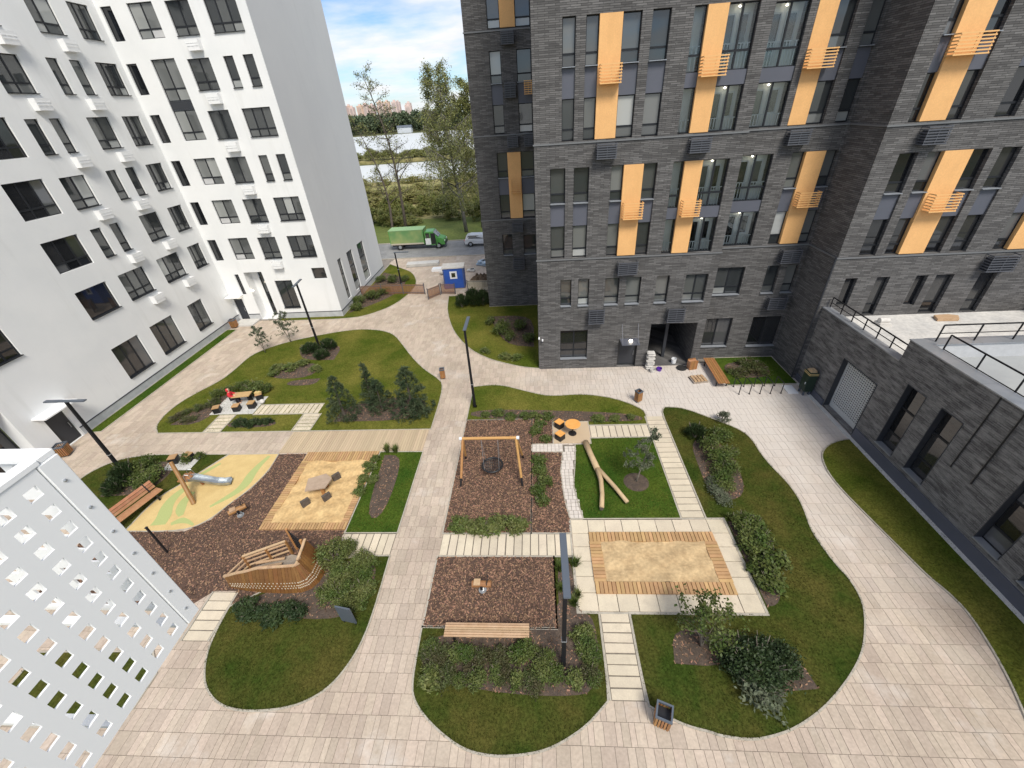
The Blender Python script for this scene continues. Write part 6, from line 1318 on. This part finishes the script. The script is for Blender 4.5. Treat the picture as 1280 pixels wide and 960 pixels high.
# conifers
def conifer_mesh(n_wh=16, h0=.06):
    P_, A_ = [], []
    for i in range(n_wh):
        z = h0+(1-h0-.03)*i/n_wh; R0 = .5*(1-z)**.85+.02
        for j in range(7 if i < 11 else 5):
            a = RNG.uniform(0, 6.28); ln = R0*RNG.uniform(.7, 1.15); n = int(22+110*ln); s = RNG.random(n)**.7
            d = np.array([math.cos(a), math.sin(a)]); p = np.stack([d[0]*ln*s, d[1]*ln*s, z+.02-.05*s+.06*s*s], 1)+RNG.normal(size=(n, 3))*np.array([.03, .03, .012]); P_.append(p); A_.append(np.repeat(np.array([[d[0], d[1], .25]]), n, 0))
    p = np.concatenate(P_); n = 90; top = np.stack([RNG.normal(0, .012, n), RNG.normal(0, .012, n), RNG.uniform(.86, 1, n)], 1); p = np.concatenate([p, top]); A = np.concatenate(A_+[np.repeat(np.array([[0, 0, 1.]]), n, 0)])
    v, fi = leaf_cloud(p, .016, .034, .34, .3, unit(A)); return v, fi
def loose_conifer(k=230):
    P_, A_ = [], []
    for i in range(k):
        z = .04+.93*RNG.random()**1.35; rr = .5*(1-z)**.8*math.sqrt(RNG.uniform(.1, 1))+.012; a = RNG.uniform(0, 6.28); c = np.array([math.cos(a)*rr, math.sin(a)*rr, z*.97]); n = 36
        o = unit(RNG.normal(size=(n, 3))+np.array([math.cos(a)*.5, math.sin(a)*.5, .5])); P_.append(c+o*RNG.uniform(.01, .07, (n, 1))*np.array([1, 1, .55])); A_.append(o)
    v, fi = leaf_cloud(np.concatenate(P_), .014, .030, .26, .3, np.concatenate(A_)); return v, fi
TRUNK1 = MB().tube([(0, 0, 0), (0, 0, .5), (0, 0, .95)], [.03, .018, .004], 8).mesh('trunk', 'bark')
for q_ in LAWNS: pass
cl = ['dark spruce at the left end of the conifer group', 'slender pointed spruce at the back of the conifer group', 'short spruce in the middle of the conifer group', 'broad tall spruce at the right of the conifer group', 'small low conifer at the right foot of the conifer group']
for (x, y, w_, h_), lab in zip(PLANTS['CON'], cl):
    t = thing('spruce_tree', lab, 'tree', (x, y, .03), random.uniform(0, 6), 'conifer group'); v, fi = conifer_mesh(20) if 'slender' in lab else loose_conifer(); w2 = w_*(1.3 if 'slender' in lab else 1.35)
    v = v*np.array([w2, w2, h_]); link('crown', fast_mesh('crown', v, fi, 'leaf_blue'), t); link('trunk', TRUNK1, t, scale=(h_, h_, h_))

# branching trees
def tree_geo(h, spread, n_limb, n_twig, n_leaf, leaf, m_leaf, m_bark, r0, lean=(0, 0), start=.3, droop=0., multi=1, jit=.12, top=1.0):
    mb = MB(); ends = []
    def path(a, b, bend, k=5):
        a, b = np.array(a), np.array(b); off = RNG.normal(size=3)*bend; return [a+(b-a)*s+off*math.sin(math.pi*s) for s in np.linspace(0, 1, k)]
    for mlt in range(multi):
        a0 = RNG.uniform(0, 6.28); tipx = lean[0]+(math.cos(a0)*spread*.35 if multi > 1 else 0); tipy = lean[1]+(math.sin(a0)*spread*.35 if multi > 1 else 0)
        tr = path((0, 0, 0), (tipx, tipy, h*top), jit*h*.15, 8); mb.tube(tr, list(np.linspace(r0, r0*.12, 8)), 9 if r0 > .05 else 6)
        for i in range(n_limb):
            s = start+(1-start)*(i+RNG.random())/n_limb; q = s*7; k = min(int(q), 6); base = tr[k]+(tr[k+1]-tr[k])*(q-k); a = i*2.4+RNG.uniform(-.5, .5); ln = spread*(1.05-s*.75)*RNG.uniform(.7, 1.2); up = ln*RNG.uniform(.35, .9)
            tip = base+np.array([math.cos(a)*ln, math.sin(a)*ln, up]); lp = path(base, tip, .06*ln); mb.tube(lp, list(np.linspace(r0*(1-s)*.45+r0*.06, r0*.05, 5)), 5, cap=False)
            for j in range(n_twig):
                s2 = RNG.uniform(.3, 1); q = s2*4; k = min(int(q), 3); b2 = lp[k]+(lp[k+1]-lp[k])*(q-k); d = RNG.normal(size=3); d[2] = d[2]*.6+.3-droop*1.6; d /= np.linalg.norm(d); l2 = ln*RNG.uniform(.25, .55); t2 = b2+d*l2; t2[2] -= droop*l2*.8
                tp = path(b2, t2, .1*l2, 4); mb.tube(tp, list(np.linspace(r0*.07, r0*.02, 4)), 4, cap=False); ends.append(np.array(tp))
    E = np.array(ends); idx = RNG.integers(0, len(E), n_leaf); s = RNG.uniform(.2, 1, n_leaf)*3; k = np.minimum(s.astype(int), 2); fr = (s-k)[:, None]
    p = E[idx, k]*(1-fr)+E[idx, k+1]*fr+RNG.normal(size=(n_leaf, 3))*spread*.045; v, fi = leaf_cloud(p, leaf*.6, leaf*1.2, .6, .4)
    return mb.mesh('trunk', m_bark, True), fast_mesh('crown', v, fi, m_leaf)
def tree(label, x, y, group=None, cat='tree', name='deciduous_tree', rz=0, **kw):
    a, b = tree_geo(**kw); t = thing(name, label, cat, (x, y, 0), rz, group); link('trunk', a, t); link('crown', b, t); return t
tree('slender young tree leaning in a mulch ring on the log lawn', 4.67, 14.69, h=3.1, spread=1.0, n_limb=12, n_twig=5, n_leaf=2600, leaf=.052, m_leaf='leaf_grey', m_bark='bark_pale', r0=.045, lean=(.55, .1), start=.25, name='young_tree')
tree('sparse grey leaved sapling at the lawn edge, left of a pair', -23.0, 29.5, h=2.3, spread=.95, n_limb=9, n_twig=4, n_leaf=1300, leaf=.06, m_leaf='leaf_grey', m_bark='bark_pale', r0=.03, start=.2, multi=2, name='young_tree')
tree('sparse grey leaved sapling at the lawn edge, right of a pair', -21.64, 31.25, h=2.8, spread=1.05, n_limb=10, n_twig=4, n_leaf=1500, leaf=.06, m_leaf='leaf_grey', m_bark='bark_pale', r0=.03, start=.2, multi=2, name='young_tree')
tree('open leafy fruit shrub in the mulch patch on the front right lawn', 5.35, 7.1, h=2.0, spread=1.25, n_limb=9, n_twig=6, n_leaf=1900, leaf=.06, m_leaf='leaf_mid', m_bark='bark_pale', r0=.035, start=.15, multi=4, name='fruit_shrub', cat='shrub')
# trees beyond the road
tree('bare leaning tree at the roadside nearest the white gable', -22.3, 65.4, 'roadside trees', h=16, spread=3.6, n_limb=24, n_twig=20, n_leaf=1300, leaf=.11, m_leaf='leaf_birch', m_bark='bark', r0=.22, lean=(-3.4, 3), start=.3, jit=.25)
tree('tall thin tree behind the truck with sparse leaves', -20.9, 68.5, 'roadside trees', h=21, spread=4.2, n_limb=30, n_twig=22, n_leaf=1900, leaf=.11, m_leaf='leaf_birch', m_bark='bark', r0=.25, lean=(-2.6, 2), start=.3, jit=.25)
tree('tall weeping birch with yellow green leaves beyond the white car', -10.9, 67, 'roadside trees', h=20.5, spread=6.2, n_limb=38, n_twig=24, n_leaf=24000, leaf=.115, m_leaf='leaf_birch', m_bark='bark_birch', r0=.3, lean=(-2.4, 2), start=.22, droop=.8, jit=.3)
tree('dark trunked birch behind the corner of the brick wing', -8.6, 69.5, 'roadside trees', h=19, spread=5, n_limb=26, n_twig=18, n_leaf=17000, leaf=.12, m_leaf='leaf_birch', m_bark='bark', r0=.25, lean=(-.8, 2), start=.35, droop=.7)
tree('slim birch between the thin tree and the weeping birch', -17.5, 86, 'roadside trees', h=17, spread=3.6, n_limb=20, n_twig=14, n_leaf=5000, leaf=.11, m_leaf='leaf_birch', m_bark='bark_birch', r0=.2, lean=(-1, 2), start=.4, droop=.5)
BUSH = []
for q in range(3):
    p = clumps(60, .46, .66, .2, 4200, .06); v, fi = leaf_cloud(p, .018, .034, .55); BUSH.append(fast_mesh('foliage', v, fi, 'leaf_thicket'))
rn = random.Random(5)
def scrub_mass(name, label, m, spots):
    """overlapping bushes that read as one mass"""
    V = []; off = 0
    for x, y, w_, h_ in spots:
        p = clumps(44, .46, .66, .2, 2600, .06); v, fi = leaf_cloud(p, .020, .042, .55); V.append(v*np.array([w_, w_, h_])+np.array([x, y, -.05]))
    v = np.concatenate(V); tag(link(name, fast_mesh(name, v, np.arange(len(v)).reshape(-1, 4), m)), label, 'scrub', kind='stuff')
scrub_mass('roadside_thicket', 'dense green thicket along the far side of the road', 'leaf_thicket', [(-36+i*.95+rn.uniform(-.6, .6), 79+rn.uniform(-5, 8), rn.uniform(3.6, 6.4), rn.uniform(2.0, 4.6)) for i in range(36)])
scrub_mass('field_scrub', 'yellowish scrub over the rough field behind the thicket', 'leaf_field', [(-58+i*.95+rn.uniform(-1, 1), 104+rn.uniform(-20, 24), rn.uniform(4.5, 9), rn.uniform(1.4, 3.6)) for i in range(64)])
for i in range(12):
    x = -75+i*5.5+rn.uniform(-2, 2); plant('pond_bush', BUSH, 'green bush on the bank between the two ponds', 'bush', 'bushes on the pond bank', x, 196+rn.uniform(-8, 8), rn.uniform(6, 10), rn.uniform(3, 6), False, .8)
# far wood as one mass
P_ = []
for i in range(420):
    x = RNG.uniform(-330, 120); y = 495+RNG.uniform(0, 90); h = RNG.uniform(11, 19); n = 190; d = rand_dirs(n, .2); P_.append(np.array([x, y, h*.55])+d*np.array([5.0, 5.0, h*.46])*RNG.uniform(.7, 1.05, (n, 1)))
p = np.concatenate(P_); v, fi = leaf_cloud(p, .9, 1.9, .6); tag(link('far_wood', fast_mesh('far_wood', v, fi, 'leaf_far')), 'dark wood along the horizon behind the ponds', 'wood', kind='stuff')
# reeds and scrub mass along the near pond edge
x = RNG.uniform(-110, 40, 9000); y = 128+RNG.normal(0, 2.2, 9000); n = 9000; p = np.stack([x, y, RNG.uniform(0, 1.6, n)], 1); v, fi = leaf_cloud(p, .12, .35, .3, 0, np.repeat(np.array([[0, 0, 1.]]), n, 0)); tag(link('reeds', fast_mesh('reeds', v, fi, 'leaf_field')), 'dry reeds along the near edge of the pond', 'reeds', kind='stuff')

# ================================================================== WHITE PERFORATED BASKET BESIDE THE VIEWPOINT
t = thing('perforated_basket', 'white perforated metal basket close to the camera at lower left', 'basket', (-1.6, 0, 0))
HB, HT, YF = 14.16, 15.14, .94
def perf(u0, u1, z0, z1, us, zs, hs_, P):
    """sheet with square holes; P(u, z, d) maps to 3d; thickness .006"""
    ue = [u0]; ze = [z0]
    for a in us: ue += [a-hs_/2, a+hs_/2]
    for a in zs: ze += [a-hs_/2, a+hs_/2]
    ue.append(u1); ze.append(z1); mb = MB(); T = .008
    for i in range(len(ue)-1):
        for j in range(len(ze)-1):
            if i % 2 and j % 2:
                a, b, c, d = ue[i], ue[i+1], ze[j], ze[j+1]
                for p, q in (((a, c), (b, c)), ((b, c), (b, d)), ((b, d), (a, d)), ((a, d), (a, c))): mb.quad(P(*p, 0), P(*q, 0), P(*q, T), P(*p, T))
            else:
                a, b, c, d = ue[i], ue[i+1], ze[j], ze[j+1]
                mb.quad(P(a, c, 0), P(b, c, 0), P(b, d, 0), P(a, d, 0)); mb.quad(P(a, c, T), P(a, d, T), P(b, d, T), P(b, c, T))
    return mb
us = [.822-.085*k for k in range(10)][::-1]; zs = [15.075-.085*k for k in range(11)][::-1]
perf(.0, .872, HB, HT, us, zs, .041, lambda a, z, d: (-d, a, z)).obj('side_panel', 'basket_white', t)
perf(-1.15, -.05, HB, HT, [-1.10+.085*k for k in range(13)], zs, .041, lambda a, z, d: (a, YF-d, z)).obj('front_panel', 'basket_white', t)
perf(.0, .872, HB, HT, us, zs, .041, lambda a, z, d: (-1.2+d, a, z)).obj('side_panel', 'basket_white', t)
MB().box(-.05, .004, .876, YF+.003, HB, HT).obj('corner_strip', 'basket_white', t, bevel=.003)
MB().box(-1.2, -.0, YF-.05, YF+.004, HT, HT+.022).box(-.042, .004, .0, YF-.051, HT, HT+.022).box(-1.2, -1.158, .0, YF-.051, HT, HT+.022).obj('top_rim', 'basket_white', t, bevel=.003)
for y_ in (.1, .5, .86): MB().box(-1.19, -.01, y_, y_+.035, HB, HB+.02).obj('bottom_bar', 'basket_white', t)
for z in (HB+.0, HT-.05): MB().box(-1.18, -.02, -.02, .0, z, z+.05).obj('back_rail', 'basket_white', t)
mb = MB()
for k in range(7): mb.lathe([(.006, 0), (.006, .004), (.002, .006)], 8, (0, 0))
sc_ = MB().lathe([(.006, 0), (.006, .004), (.002, .006)], 8).mesh('screw', 'galv')
for k in range(7):
    o = link('screw', sc_, t, (.004, .905, HB+.08+k*.135)); o.rotation_euler = (0, rad(90), 0)
